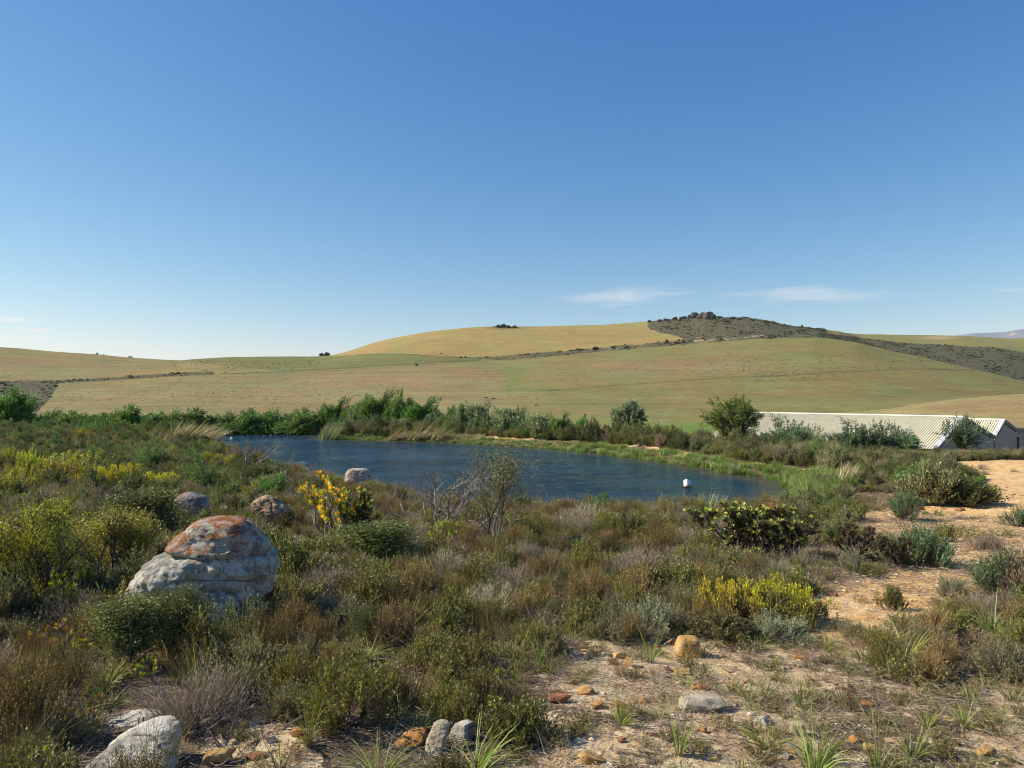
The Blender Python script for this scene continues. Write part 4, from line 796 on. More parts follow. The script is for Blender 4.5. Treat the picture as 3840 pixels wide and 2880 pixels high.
# lofted boulders: outline widths read level by level, real depth, weathered with bulges and open cracks
def loft(name, levels, Yd, seed, mat, depth=.7, amp=.05, lean=0.0, na=110, nz=70, expo=2.5, dy=0.0, crack=.03, parent=None, org=None, ledge=0.0, freq=2.2):
    s = Yd / F; levels = sorted(levels); ys = np.array([l[0] for l in levels], float); xl = np.array([l[1] for l in levels], float); xr = np.array([l[2] for l in levels], float)
    t = np.linspace(0, 1, nz) ** 1.35; yy = ys[0] + (ys[-1] - ys[0]) * t; l = np.interp(yy, ys, xl); r = np.interp(yy, ys, xr)
    k3 = np.array([.25, .5, .25])
    for _ in range(2): l[1:-1] = np.convolve(l, k3, 'valid'); r[1:-1] = np.convolve(r, k3, 'valid')
    v_ = (yy - YH) / F; zb_ = -v_[-1] * Yd; Yl_ = (Yd - lean * zb_) / (1 + v_ * lean) if lean else np.full(nz, Yd); cx = ((l + r) / 2 - XC) / F * Yl_; a = (r - l) / 2 / F * Yl_; z = -v_ * Yl_; b = depth * (a * .6 + a.max() * .4) * np.minimum(1, (a / a.max()) * 1.6) ** .5
    th = np.linspace(0, 2 * math.pi, na, endpoint=False); c_, s_ = np.cos(th), np.sin(th); q = (np.abs(c_) ** expo + np.abs(s_) ** expo) ** (-1 / expo)
    PX = cx[:, None] + a[:, None] * (c_ * q)[None]; PY = Yl_[:, None] + dy + b[:, None] * (s_ * q)[None]; PZ = np.repeat(z[:, None], na, 1)
    sc = a.max(); ox, oy, oz = PX / sc * freq, PY / sc * freq, PZ / sc * freq
    d = amp * sc * fbm(ox, oy, oz, seed, 5, .5) + amp * sc * .16 * fbm(ox * 5, oy * 5, oz * 7, seed + 3, 3) 
    g = np.abs(fbm(ox * .6, oy * .6, oz * .9, seed + 7, 2, .4)); d = d - crack * sc * np.exp(-(g / .022) ** 2)
    if ledge: d = d + ledge * sc * np.tanh(3 * np.sin(PZ / sc * 11 + 2.5 * fbm(ox * .4, oy * .4, seed=seed + 9)))
    w = np.minimum(1, a / a.max() * 2)[:, None]; dirx, diry = (c_ * q)[None], (s_ * q)[None]; PX = PX + dirx * d * w; PY = PY + diry * d * w; PZ = PZ + d * .5 * sstep(.35, .0, t)[:, None]
    V_ = np.stack([PX, PY, PZ], -1).reshape(-1, 3); top = [float(PX[0].mean()), float(PY[0].mean()), float(PZ[0].mean() + .012 * sc)]; o0 = np.array(org if org is not None else (cx[-1], Yd, z[-1])); V_ = np.vstack([V_, top]) - o0
    idx = np.arange(nz * na).reshape(nz, na); f = [(int(idx[i, j]), int(idx[i + 1, j]), int(idx[i + 1, (j + 1) % na]), int(idx[i, (j + 1) % na])) for i in range(nz - 1) for j in range(na)] + [(nz * na, int(idx[0, j]), int(idx[0, (j + 1) % na])) for j in range(na)]
    me = bpy.data.meshes.new(name); me.from_pydata(V_.tolist(), [], f); me.materials.append(mat)
    for p in me.polygons: p.use_smooth = True
    return link(name, me, parent, (0, 0, 0) if parent else tuple(o0))
BX, BY, BZ = ghit(745, 2385)
boulder = link('boulder', None, None, (BX, BY + .45, BZ)); tag(boulder, 'biggest boulder, layered pale rock with orange lichen on its cap', 'boulder', 'boulders in the scrub')
bo = (BX, BY + .45, BZ); Bd = BY + .45
loft('rock_layer', [(1937, 815, 880), (1942, 790, 912), (1952, 755, 934), (1966, 727, 955), (1985, 703, 976), (2000, 682, 989), (2030, 660, 1003), (2052, 648, 1003), (2062, 664, 1000), (2072, 690, 985)], Bd, 71, M_ROCK_L, .66, .12, .0, parent=boulder, org=bo, dy=-.04, crack=.0, freq=2.1, na=160, nz=90, ledge=.02)
loft('rock_layer', [(2062, 690, 960), (2068, 640, 985), (2084, 600, 1006), (2115, 565, 1015), (2142, 549, 1016), (2170, 556, 1014), (2198, 590, 1004), (2225, 640, 985), (2260, 690, 940), (2400, 700, 915)], Bd, 87, M_ROCK_W, .60, .21, .0, parent=boulder, org=bo, na=200, nz=150, crack=.07, ledge=.018, freq=1.7, expo=3.2)
loft('rock_layer', [(2146, 560, 640), (2156, 525, 660), (2172, 502, 668), (2200, 488, 680), (2240, 480, 690), (2400, 478, 700)], Bd - .12, 74, M_ROCK_W, .9, .15, parent=boulder, org=bo, crack=.06)
loft('rock_layer', [(2076, 860, 905), (2082, 845, 960), (2100, 850, 1005), (2125, 880, 1018), (2150, 910, 1010)], Bd - .22, 79, M_ROCK_W, .5, .16, parent=boulder, org=bo, crack=.06)
loft('rock_layer', [(2210, 800, 845), (2222, 785, 880), (2250, 770, 900), (2290, 765, 905), (2400, 760, 900)], Bd - .30, 75, M_ROCK_W, .8, .11, parent=boulder, org=bo, crack=.04)
loft('rock_layer', [(2262, 730, 775), (2275, 700, 790), (2310, 690, 800), (2400, 680, 800)], Bd - .38, 76, M_ROCK_L2, .8, .1, parent=boulder, org=bo)
def lboulder(levels, base, seed, mat, label, group='boulders in the scrub', **kw):
    o = loft('boulder', levels, ghit(*base)[1] + kw.pop('off', .15), seed, mat, **kw); return tag(o, label, 'boulder', group)
lboulder([(1845, 698, 722), (1850, 684, 738), (1862, 668, 764), (1880, 658, 780), (1900, 650, 791), (1940, 640, 794), (1990, 640, 800)], (722, 1975), 57, M_ROCK_L2, 'grey rounded boulder with a rusty top behind the biggest boulder', amp=.07)
lboulder([(1900, 800, 830), (1908, 780, 860), (1918, 780, 885), (1932, 780, 900), (1975, 770, 905)], (840, 1965), 58, M_ROCK_L2, 'low dark slab of rock between two boulders', amp=.12)
lboulder([(1860, 1000, 1026), (1866, 975, 1040), (1882, 946, 1052), (1900, 940, 1075), (1918, 934, 1090), (1950, 928, 1094), (2000, 925, 1095)], (1005, 1995), 59, M_ROCK_C, 'craggy tan and orange boulder right of the grey one', amp=.20, crack=.10, ledge=.02)
lboulder([(1758, 1316, 1368), (1762, 1306, 1380), (1775, 1298, 1390), (1795, 1295, 1395), (1815, 1296, 1392), (1850, 1296, 1390)], (1343, 1832), 56, M_ROCK_WP, 'rounded pinkish-white boulder at the near edge of the pond', amp=.08, expo=3.2)
lboulder([(2672, 500, 552), (2682, 462, 585), (2705, 405, 610), (2745, 330, 620), (2800, 300, 620), (2900, 280, 600)], (400, 2800), 55, M_ROCK_W, 'shaded white rock slab lying behind the larger slab', 'white slabs in the lower left', lean=.9, depth=.45, amp=.12, ledge=.015, crack=.06)
lboulder([(2688, 588, 636), (2694, 570, 650), (2715, 530, 664), (2748, 478, 670), (2785, 425, 668), (2830, 372, 660), (2880, 322, 652), (3000, 240, 640)], (500, 2900), 54, M_ROCK_W, 'large smooth white rock slab sloping up from the bottom edge', 'white slabs in the lower left', lean=1.1, depth=.40, amp=.13, off=-.1, ledge=.012, crack=.06)
o = loft('stone', [(2391, 2553, 2608), (2394, 2547, 2616), (2404, 2542, 2620), (2433, 2533, 2619), (2450, 2536, 2618), (2480, 2545, 2612)], ghit(2572, 2466)[1] + .07, 11, M_ROCK_Y, .8, .06, expo=5, crack=.0, freq=1.6); tag(o, 'blocky golden-orange rock with a flat top at the edge of the scrub', 'stone', 'loose stones on the sand')
o = loft('stone', [(2706, 1640, 1682), (2712, 1626, 1686), (2740, 1616, 1682), (2770, 1600, 1674), (2800, 1592, 1666), (2850, 1594, 1655)], ghit(1645, 2835)[1] + .03, 53, M_ROCK_WS, .6, .16, expo=2.8, crack=.05, lean=.7, freq=1.8); tag(o, 'upright pitted cream-coloured stone between orange and grey stones', 'stone', 'three stones behind the lush grass tuft')
o = loft('stone', [(2725, 1575, 1590), (2735, 1540, 1600), (2750, 1515, 1602), (2775, 1490, 1595), (2800, 1470, 1570), (2830, 1465, 1540)], ghit(1533, 2815)[1] + .04, 52, M_ROCK_O, .5, .07, expo=3.0, crack=.02, lean=1.0); tag(o, 'leaning orange slab beside the pitted pale stone', 'stone', 'three stones behind the lush grass tuft')

# ------------------------------------------------------------------ floating plastic container
def box(bm, c, s, bev=0.0, seg=2, R=None):
    g = bmesh.ops.create_cube(bm, size=1.0); vs = g['verts']; bmesh.ops.scale(bm, vec=s, verts=vs)
    if bev: 
        es = list({e for v in vs for e in v.link_edges}); rb = bmesh.ops.bevel(bm, geom=es, offset=bev, segments=seg, affect='EDGES', profile=.5); vs = list({v for f in rb['faces'] for v in f.verts} | {v for v in vs if v.is_valid})
    if R is not None: bmesh.ops.transform(bm, matrix=R.to_4x4(), verts=vs)
    bmesh.ops.translate(bm, vec=c, verts=vs); return vs
def bm_obj(name, bm, mat, parent=None, smooth=False, **kw):
    me = bpy.data.meshes.new(name); bm.to_mesh(me); bm.free(); me.materials.append(mat)
    if smooth:
        for p in me.polygons: p.use_smooth = True
        try: me.set_sharp_from_angle(angle=math.radians(40))
        except Exception: pass
    return link(name, me, parent, **kw)
cm, cnt, cout = mat_new('stained_white_plastic'); oc = obj_coord(cnt); sx = N(cnt, 'ShaderNodeSeparateXYZ'); L(cnt, geo_pos(cnt), sx.inputs[0])
hh = mathn(cnt, 'ADD', sx.outputs[2], mathn(cnt, 'MULTIPLY', noise(cnt, oc, 9, 4), .10))
princ(cnt, cout, mixc(cnt, ramp(cnt, mathn(cnt, 'DIVIDE', mathn(cnt, 'SUBTRACT', hh, WATER), .4, clamp=True), [(.18, 1.0), (.55, 0.0)]), (.80, .80, .77), (.45, .26, .07)), .45, .4)
jy = -WATER * F / (1826 - YH) ; can = link('plastic_container', None, None, (U(2577) * jy, jy, WATER + .13), (math.radians(-28), math.radians(24), .5))
tag(can, 'white plastic container stained yellow floating tilted on the pond', 'container')
bm = bmesh.new(); box(bm, (0, 0, 0), (.27, .22, .36), .045, 3)
for z in (-.10, -.04): box(bm, (0, 0, z), (.285, .235, .018), .006, 1)
bm_obj('body', bm, cm, can, True)
bm = bmesh.new(); box(bm, (0, 0, -.205), (.03, .14, .03), .01, 2); box(bm, (0, -.06, -.185), (.03, .03, .05), .008, 1); box(bm, (0, .06, -.185), (.03, .03, .05), .008, 1); bm_obj('handle', bm, cm, can, True)
bm = bmesh.new(); bmesh.ops.create_cone(bm, cap_ends=True, segments=20, radius1=.035, radius2=.03, depth=.05); bmesh.ops.translate(bm, vec=(.085, 0, -.2), verts=bm.verts); bm_obj('cap', bm, paint_material('brown_cap', (.12, .06, .02)), can)
# fenced white thing far left in the water
fx, fy, fz = (float(U(868)) * 66, 66.0, WATER); o = link('float', None, None, (fx, fy, fz)); tag(o, 'tiny white float on the far left end of the pond', 'float')
bm = bmesh.new(); bmesh.ops.create_icosphere(bm, subdivisions=2, radius=.11); bmesh.ops.scale(bm, vec=(1.3, 1, .9), verts=bm.verts); bm_obj('shell', bm, paint_material('white_plastic', (.8, .8, .78)), o, True)
bm = bmesh.new(); box(bm, (0, 0, .11), (.03, .03, .08), .005, 1); bm_obj('loop', bm, cm, o)

# ------------------------------------------------------------------ sheds behind the dam wall
M_ROOF = paint_material('cream_roof_sheet', (.66, .60, .43), .55, .2, .5); M_RIB_DARK = paint_material('dark_rib_side', (.10, .09, .055), .9, .05, .3); M_CAP = paint_material('cream_ridge_cap', (.80, .77, .66), .5, .3, .15)
M_FLASH = paint_material('grey_white_flashing', (.60, .63, .68), .45, .4, .2); M_WALL = paint_material('beige_wall_sheet', (.40, .37, .30), .6, .25, .3)
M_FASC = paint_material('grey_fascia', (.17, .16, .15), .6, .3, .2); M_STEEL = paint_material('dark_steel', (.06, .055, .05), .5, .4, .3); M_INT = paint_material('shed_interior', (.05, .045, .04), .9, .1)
phi = math.radians(48); ca, sa = math.cos(phi), math.sin(phi); AX = Vector((ca, -sa, 0)); BD = Vector((sa, ca, 0))
def sheet_mesh(name, width, length, nrib, mat, h=.036):
    """profiled sheet in local x (across) and y (down the slope)"""
    pr_ = []; p = width / nrib
    for i in range(nrib): x = i * p; pr_ += [(x, 0), (x + p * .56, 0), (x + p * .74, h), (x + p * .80, h)]
    pr_.append((width, 0)); vs = [(x, 0, z) for x, z in pr_] + [(x, length, z) for x, z in pr_] + [(x, 0, z - .012) for x, z in pr_] + [(x, length, z - .012) for x, z in pr_]
    n = len(pr_); fs = [(i, i + 1, n + i + 1, n + i) for i in range(n - 1)] + [(2 * n + i, 3 * n + i, 3 * n + i + 1, 2 * n + i + 1) for i in range(n - 1)]
    me = bpy.data.meshes.new(name); me.from_pydata(vs, [], fs); me.materials.append(mat); me.materials.append(M_RIB_DARK)
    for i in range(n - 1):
        if i % 4 in (1, 3): me.polygons[i].material_index = 1  # rib sides coloured darker than the sheet so rib lines stand out
    me.update(); return me
def frame(o, ex, ey):
    ex = ex.normalized(); ey = ey.normalized(); ez = ex.cross(ey).normalized(); m = Matrix((ex, ey, ez)).transposed().to_4x4(); m.translation = o; return m
def shed(label, apex, spans, nsheets, wall_bottom, wall_parts=True):
    """spans: [(side, run, slope)] from the ridge; ridge runs back from apex along -AX"""
    t = link('shed', None, None, apex); tag(t, label, 'shed', 'metal-roofed sheds behind the dam wall'); SW = .68; Lr = nsheets * SW
    for sgn, run, slope in spans:
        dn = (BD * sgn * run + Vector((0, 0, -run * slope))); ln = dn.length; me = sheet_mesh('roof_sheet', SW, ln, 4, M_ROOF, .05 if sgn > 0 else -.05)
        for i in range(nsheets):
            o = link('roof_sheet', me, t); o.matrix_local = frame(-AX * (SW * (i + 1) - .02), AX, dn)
        up = Vector((0, 0, .045)); bm = bmesh.new()                                      # barge flashing: wide folded strip along the gable edge
        a = AX * .05 + up; w = -AX * .36; d = AX * .0 + Vector((0, 0, -.26))
        quad = [a, a + dn * 1.0, a + dn + w, a + w]; v = [bm.verts.new(q) for q in quad]; bm.faces.new(v)
        v2 = [bm.verts.new(q + Vector((0, 0, -.02))) for q in quad]; bm.faces.new(v2[::-1])
        for i in range(4): bm.faces.new((v[i], v2[i], v2[(i + 1) % 4], v[(i + 1) % 4]))
        bm_obj('barge_flashing', bm, M_FLASH, t)
        bm = bmesh.new(); a = AX * .056; q = [a, a + dn, a + dn + d, a + d]; v = [bm.verts.new(p) for p in q]; bm.faces.new(v); v2 = [bm.verts.new(p - AX * .03) for p in q]; bm.faces.new(v2[::-1])
        for i in range(4): bm.faces.new((v[i], v2[i], v2[(i + 1) % 4], v[(i + 1) % 4]))
        bm_obj('fascia', bm, M_FASC, t)
    bm = bmesh.new(); s1, s2 = spans[0][2], spans[-1][2]; pr_ = [(-.2, -.2 * s1 + .055), (0, .07), (.2, -.2 * s2 + .055)]; v0, v1 = [], []
    for b, z in pr_: v0.append(bm.verts.new(BD * b + AX * .02 + Vector((0, 0, z)))); v1.append(bm.verts.new(BD * b - AX * Lr + Vector((0, 0, z))))
    for i in range(2): bm.faces.new((v0[i], v0[i + 1], v1[i + 1], v1[i]))
    bm_obj('ridge_cap', bm, M_CAP, t)
    # gable wall of upright sheets
    x0 = -spans[0][1] if spans[0][0] < 0 else 0; x1 = spans[-1][1]; cw = .7; b = x0 + .12
    def top(b): s = [q for q in spans if (q[0] < 0) == (b < 0)][0]; return -abs(b) * s[2] - .08
    while b < x1 - .1:
        b2 = min(b + cw, x1 - .05); n = 8; bm = bmesh.new(); prev = None
        for i in range(n + 1):
            bb = b + (b2 - b) * i / n; off = .018 if i % 4 in (2, 3) else 0; A = bm.verts.new(BD * bb + AX * (-.06 + off) + Vector((0, 0, top(bb)))); B_ = bm.verts.new(BD * bb + AX * (-.06 + off) + Vector((0, 0, wall_bottom)))
            if prev: bm.faces.new((prev[1], B_, A, prev[0]))
            prev = (A, B_)
        bm_obj('wall_sheet', bm, M_WALL, t); b = b2
    # long side wall facing the pond
    bm = bmesh.new(); p0 = BD * (x0 + .15) + Vector((0, 0, top(x0) - .1)); q = [p0 - AX * .08, p0 - AX * Lr, p0 - AX * Lr + Vector((0, 0, wall_bottom - p0.z)), p0 - AX * .08 + Vector((0, 0, wall_bottom - p0.z))]
    v = [bm.verts.new(p) for p in q]; bm.faces.new(v); v2 = [bm.verts.new(p + BD * .06) for p in q]; bm.faces.new(v2[::-1]); bm_obj('side_wall', bm, M_WALL, t)
    return t
Ya = 50.0; apex1 = Vector((float(U(3616)) * Ya, Ya, -float(V(1563)) * Ya))
shed('long cream-roofed metal shed with ribbed roof behind the pond dam wall', apex1, [(-1, 5.8, .345), (1, 7.55, .2226)], 25, -7.2 - apex1.z)
P2 = apex1 + BD * 7.6; apex2 = P2 + BD * 2.66; apex2.z = -float(V(1574)) * apex2.y
shed('smaller cream-roofed metal shed adjoining at the far right', apex2, [(-1, 2.55, .47), (1, 3.76, .24)], 14, -7.2 - apex2.z)
# low lean-to carrying on to the right of the second shed
lt = link('lean_to', None, None, apex2 + BD * 3.8 + Vector((0, 0, -.95))); tag(lt, 'flat-roofed grey lean-to at the far right end of the sheds', 'lean-to')
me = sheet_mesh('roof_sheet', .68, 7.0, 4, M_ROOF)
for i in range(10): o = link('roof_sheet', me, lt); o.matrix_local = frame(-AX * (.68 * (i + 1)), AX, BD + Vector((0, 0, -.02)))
bm = bmesh.new(); box(bm, (0, 0, 0), (7.0, .05, .30)); o = bm_obj('fascia', bm, M_FASC, lt); o.matrix_local = frame(BD * 3.5 + AX * .04 + Vector((0, 0, -.12)), BD, Vector((0, 0, 1)).cross(BD))
bm = bmesh.new(); box(bm, (0, 0, 0), (7.0, .04, 2.6)); o = bm_obj('wall', bm, M_WALL, lt); o.matrix_local = frame(BD * 3.5 - AX * .1 + Vector((0, 0, -1.55)), BD, Vector((0, 0, 1)).cross(BD))
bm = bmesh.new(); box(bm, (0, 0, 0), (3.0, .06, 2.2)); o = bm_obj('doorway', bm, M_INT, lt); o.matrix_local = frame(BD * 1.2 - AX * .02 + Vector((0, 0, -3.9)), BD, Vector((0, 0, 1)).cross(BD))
for q in (.05, 2.4):
    bm = bmesh.new(); box(bm, (0, 0, 0), (.12, .12, 4.0)); o = bm_obj('post', bm, M_STEEL, lt); o.matrix_local = Matrix.Translation(BD * q + AX * .05 + Vector((0, 0, -2.6)))

# pale hives beyond the roof
M_HIVE = paint_material('hive_paint', (.62, .56, .46), .7, .2, .4); M_LID = paint_material('hive_lid', (.22, .13, .08), .7, .2)
for i, (x, y, lb) in enumerate(((2898, 1560, 'small pale box with brown lid beyond the shed roof, standing apart on the left'), (2930, 1562, 'small pale box with brown lid beyond the shed roof, middle of three'), (2943, 1560, 'small pale box with brown lid beyond the shed roof, rightmost of three'))):
    Yh_ = 128.0; zt = -float(V(y + 2)) * Yh_; o = link('box', None, None, (float(U(x)) * Yh_, Yh_, hillz(x, Yh_)), (0, 0, .3 * i)); tag(o, lb, 'box', 'boxes beyond the shed roof')
    hb = max(zt - o.location.z, .3); bm = bmesh.new(); box(bm, (0, 0, hb / 2), (.46, .42, hb), .01, 1); bm_obj('body', bm, M_HIVE, o); bm = bmesh.new(); box(bm, (0, 0, hb + .06), (.52, .48, .13), .01, 1); bm_obj('lid', bm, M_LID, o)

# ------------------------------------------------------------------ gates, fence posts, animals
M_POST = paint_material('weathered_post', (.16, .13, .10), .9, .1, .4)
def gate(x0, x1, ytop, ybot, label):
    X0, Y0, Z0 = hhit((x0 + x1) / 2, ybot); s = Y0 / F; w = (x1 - x0) * s; h = (ybot - ytop) * s; t = link('gate', None, None, (X0, Y0, Z0)); tag(t, label, 'gate', 'gates along the far fence')
    for k_ in (-1, 1): bm = bmesh.new(); box(bm, (k_ * w / 2, 0, h / 2), (.22, .22, h + .4), .02, 1); bm_obj('post', bm, M_POST, t)
    for z in (h * .93, h * .5): bm = bmesh.new(); box(bm, (0, 0, z), (w, .10, .12), .01, 1); bm_obj('rail', bm, M_POST, t)
gate(761, 775, 1386, 1393, 'wooden gate frame highest on the far left slope'); gate(841, 855, 1393, 1401, 'second gate frame, just above the scrub line'); gate(870, 917, 1400, 1406, 'long low gate at the right end of the scrub line'); gate(961, 968, 1394, 1401, 'narrow gate frame furthest right along the fence')
NTH = ['first', 'second', 'third', 'fourth', 'fifth', 'sixth', 'seventh', 'eighth', 'ninth', 'tenth', 'eleventh', 'twelfth', 'thirteenth', 'fourteenth']
for i in range(13):
    x = 700 + i * 48.0; y = cv(YS, x) - 1; X0, Y0, Z0 = hhit(x, y); bm = bmesh.new(); box(bm, (0, 0, .6), (.13, .13, 1.3), .01, 1); o = bm_obj('fence_post', bm, M_POST, None, loc=(X0, Y0, Z0)); tag(o, NTH[i] + ' thin wooden fence post from the left between the far fields', 'fence post', 'posts of the far fence')
for i, (x, y) in enumerate(((3236, 1541), (3254, 1538), (3262, 1536), (3360, 1533))):
    X0, Y0, Z0 = hhit(x, y + 3, 120, 230); bm = bmesh.new(); box(bm, (0, 0, .8), (.10, .10, 1.7), .01, 1); o = bm_obj('fence_post', bm, M_POST, None, loc=(X0, Y0, Z0)); tag(o, NTH[i] + ' slim fence post from the left on the straw-coloured rise above the roof', 'fence post', 'posts on the low rise')
M_HIDE = paint_material('dark_hide', (.05, .032, .025), .8, .2)
def animal(x, y, heading, pose, label, sc=1.0):
    X0, Y0, Z0 = hhit(x, y); hd = {'up': (1.0, 1.55, .42), 'graze': (1.05, .25, .75), 'level': (1.2, 1.2, .7)}[pose]
    J = [(0, 0, 1.05), (.45, 0, 1.1), (.8, 0, 1.2), (hd[0] + .05, 0, (1.2 + hd[1]) / 2), (hd[0] + .25, 0, hd[1]), (hd[0] + .55, 0, hd[1] - .16), (-.45, 0, 1.02), (-.8, 0, 1.0), (-1.0, 0, .75), (-1.02, 0, .45)]
    E = [(0, 1), (1, 2), (2, 3), (3, 4), (4, 5), (0, 6), (6, 7), (7, 8), (8, 9)]; Rr = [.30, .31, .24, .15, .12, .07, .28, .20, .04, .03]
    for sx_, par, fx_ in ((.62, 1, 0), (-.68, 6, 1)):
        for sy in (-.14, .14):
            i0 = len(J); kx = -.10 if fx_ else .0; J += [(sx_, sy, .80), (sx_ + kx * -1, sy, .45), (sx_ + kx * .4, sy, .03)]; Rr += [.12, .055, .045]; E += [(par, i0), (i0, i0 + 1), (i0 + 1, i0 + 2)]
    for sy in (-1, 1): i0 = len(J); J += [(hd[0] + .2, sy * .14, hd[1] + .14), (hd[0] + .12, sy * .16, hd[1] + .38)]; Rr += [.035, .02]; E += [(4, i0), (i0, i0 + 1)]
    me = bpy.data.meshes.new('antelope'); me.from_pydata(J, E, []); me.materials.append(M_HIDE); o = link('antelope', me, None, (X0, Y0, Z0), (0, 0, heading), (sc, sc, sc))
    md = o.modifiers.new('skin', 'SKIN'); md.use_smooth_shade = True
    for i, v in enumerate(me.skin_vertices[0].data): v.radius = (Rr[i], Rr[i]); v.use_root = (i == 0)
    sb = o.modifiers.new('sub', 'SUBSURF'); sb.levels = 1; sb.render_levels = 1; return tag(o, label, 'antelope', 'dark antelope in the field')
animal(1824, 1497, math.pi, 'up', 'dark antelope with raised head, left of the pair in the field', 1.15); animal(1851, 1501, math.pi, 'level', 'dark antelope with lowered neck, right of the pair in the field', 1.15); animal(2013, 1525, math.pi, 'graze', 'lone dark antelope grazing far right of the pair', .8)

# ------------------------------------------------------------------ bushes and rocks on the hills
def hbush(x, y, w, h, label, group='bushes on the far hills', var=0, kind='hillbush', rmin=300, rmax=2000):
    X0, Y0, Z0 = hhit(x, y, rmin, rmax); s = Y0 / F; put(K[kind], (X0, Y0, Z0 - .1), rng.random() * 6, (w * s / 2.1, w * s / 2.1, h * s / 1.05), label, group, var, name='bush' if kind == 'hillbush' else None)
for i, a in enumerate(((365, 1327, 8, 5, 'lone bush on the far left skyline, leftmost'), (389, 1328, 5, 3, 'tiny bush on the left skyline beside the leftmost one'), (485, 1340, 7, 5, 'pair of dark shrubs, left one, on the left skyline'), (494, 1341, 6, 5, 'pair of dark shrubs, right one, on the left skyline'),
        (1206, 1334, 20, 9, 'flat dark bush at the left foot of the golden hill'), (1228, 1334, 26, 11, 'larger round bush at the left foot of the golden hill'),
        (2232, 1313, 24, 12, 'round dark bush on the scrub line below the golden field'), (2297, 1306, 12, 7, 'small round bush further up the scrub line'), (2501, 1287, 11, 12, 'upright dark bush at the edge of the golden field'), (2540, 1288, 26, 6, 'low wide bush right of the upright one'), (2565, 1285, 14, 7, 'last low bush below the rocky hilltop'),
        (3007, 1229, 9, 9, 'lone small tree on the saddle right of the rocky hill'), (1655, 1327, 7, 4, 'tiny bush along the lower edge of the golden field'), (1728, 1341, 8, 5, 'left of two small bushes under the golden field'), (1745, 1341, 8, 5, 'right of two small bushes under the golden field'), (1562, 1371, 12, 7, 'dark bush on the field boundary below the golden hill'),
        (2436, 1209, 12, 8, 'small dark bush at the left tip of the rocky hill'),
        (1868, 1229, 22, 10, 'leftmost bush of the clump on the golden hilltop'), (1888, 1228, 26, 12, 'tallest bush of the clump on the golden hilltop'), (1908, 1230, 20, 9, 'middle-right bush of the clump on the golden hilltop'), (1930, 1230, 22, 8, 'rightmost bush of the clump on the golden hilltop'))): hbush(*a, var=i)
def hrock(x, y, w, h, label, seed, **kw):
    X0, Y0, Z0 = hhit(x, y, 700, 1700); s = Y0 / F; me = rock_mesh('rock_outcrop', seed, (w * s, w * s * .7, h * s * 1.6), mat=M_ROCK_D, sub=4, cuts=12, cmin=.5, rough=.25, freq=2.4)
    o = link('rock_outcrop', me, None, (X0, Y0, Z0 + h * s * .25)); tag(o, label, 'rock outcrop', 'dark rocks on the hilltop')
for i, a in enumerate(((2662, 1196, 62, 30, 'largest domed dark rock on top of the rocky hill'), (2630, 1194, 40, 22, 'dark rock against the left flank of the domed rock'), (2606, 1192, 34, 20, 'rounded dark rock left of the summit dome'), (2588, 1190, 22, 16, 'small jagged rock further left on the summit'), (2597, 1183, 9, 8, 'single knob of rock on the skyline left of the dome'), (2560, 1196, 34, 12, 'low dark rock on the left shoulder of the hill'), (2532, 1199, 26, 10, 'low rock midway down the left shoulder'),
        (2500, 1202, 26, 9, 'flat rock on the left shoulder near the golden field'), (2474, 1206, 20, 8, 'leftmost flat rock on the shoulder'), (2545, 1206, 18, 10, 'pale-edged rock below the left shoulder skyline'), (2700, 1192, 26, 8, 'first small rock right of the dome'), (2745, 1196, 36, 10, 'flat dark rock on the right shoulder'), (2770, 1199, 26, 9, 'rock at the right end of the flat summit'), (2820, 1202, 22, 7, 'small rock on the right slope, upper'), (2870, 1209, 20, 7, 'small rock on the right slope, lower'))): hrock(*a, 600 + i)
# ------------------------------------------------------------------ labels by landmark
def LMk(x, y): return ghit(x, y)[:2]
LANDM = [('the biggest boulder', LMk(745, 2385)), ('the white slabs', LMk(430, 2820)), ('the blocky golden rock', LMk(2572, 2470)), ('the golden-crowned protea', LMk(1255, 2030)), ('the slender forked tree', LMk(1850, 2085)),
         ('the big yellow bush', LMk(2840, 2330)), ('the broad dark protea', LMk(2800, 2085)), ('the three grouped stones', LMk(1640, 2830)), ('the craggy tan boulder', LMk(1000, 2000)), ('the upright shrub on the track', LMk(3385, 1948)),
         ('the jagged white stone', LMk(2998, 2768)), ('the rounded yellow stone', LMk(820, 2868)), ('the small protea on the left', LMk(275, 2300)), ('the dead bleached shrub', LMk(1640, 1995)), ('the broad white stone', LMk(2635, 2672)), ('the pond-side boulder', LMk(1343, 1826)), ('the far right scrub', LMk(3740, 2240))]
pending = []     # (object, words, X, Y)
def relation(X, Y):
    best = min(range(len(LANDM)), key=lambda i: math.hypot(LANDM[i][1][0] - X, (LANDM[i][1][1] - Y)))
    nm, (lx, ly) = LANDM[best]; dx = X - lx * Y / ly; dyy = Y - ly
    rel = ('behind' if dyy > 0 else 'in front of') if abs(dyy) > abs(dx) else ('right of' if dx > 0 else 'left of'); return nm, rel, math.hypot(X - lx, Y - ly)
ORD = ['closest', 'second', 'third', 'fourth', 'fifth', 'sixth', 'seventh', 'eighth', 'ninth', 'tenth', 'eleventh', 'twelfth', 'thirteenth', 'fourteenth', 'fifteenth', 'sixteenth', 'seventeenth', 'eighteenth', 'nineteenth', 'twentieth', 'farthest']
def plural(w):
    if w.endswith('grass'): return w + ' tufts'
    return w + ('es' if w.endswith('sh') else 's')
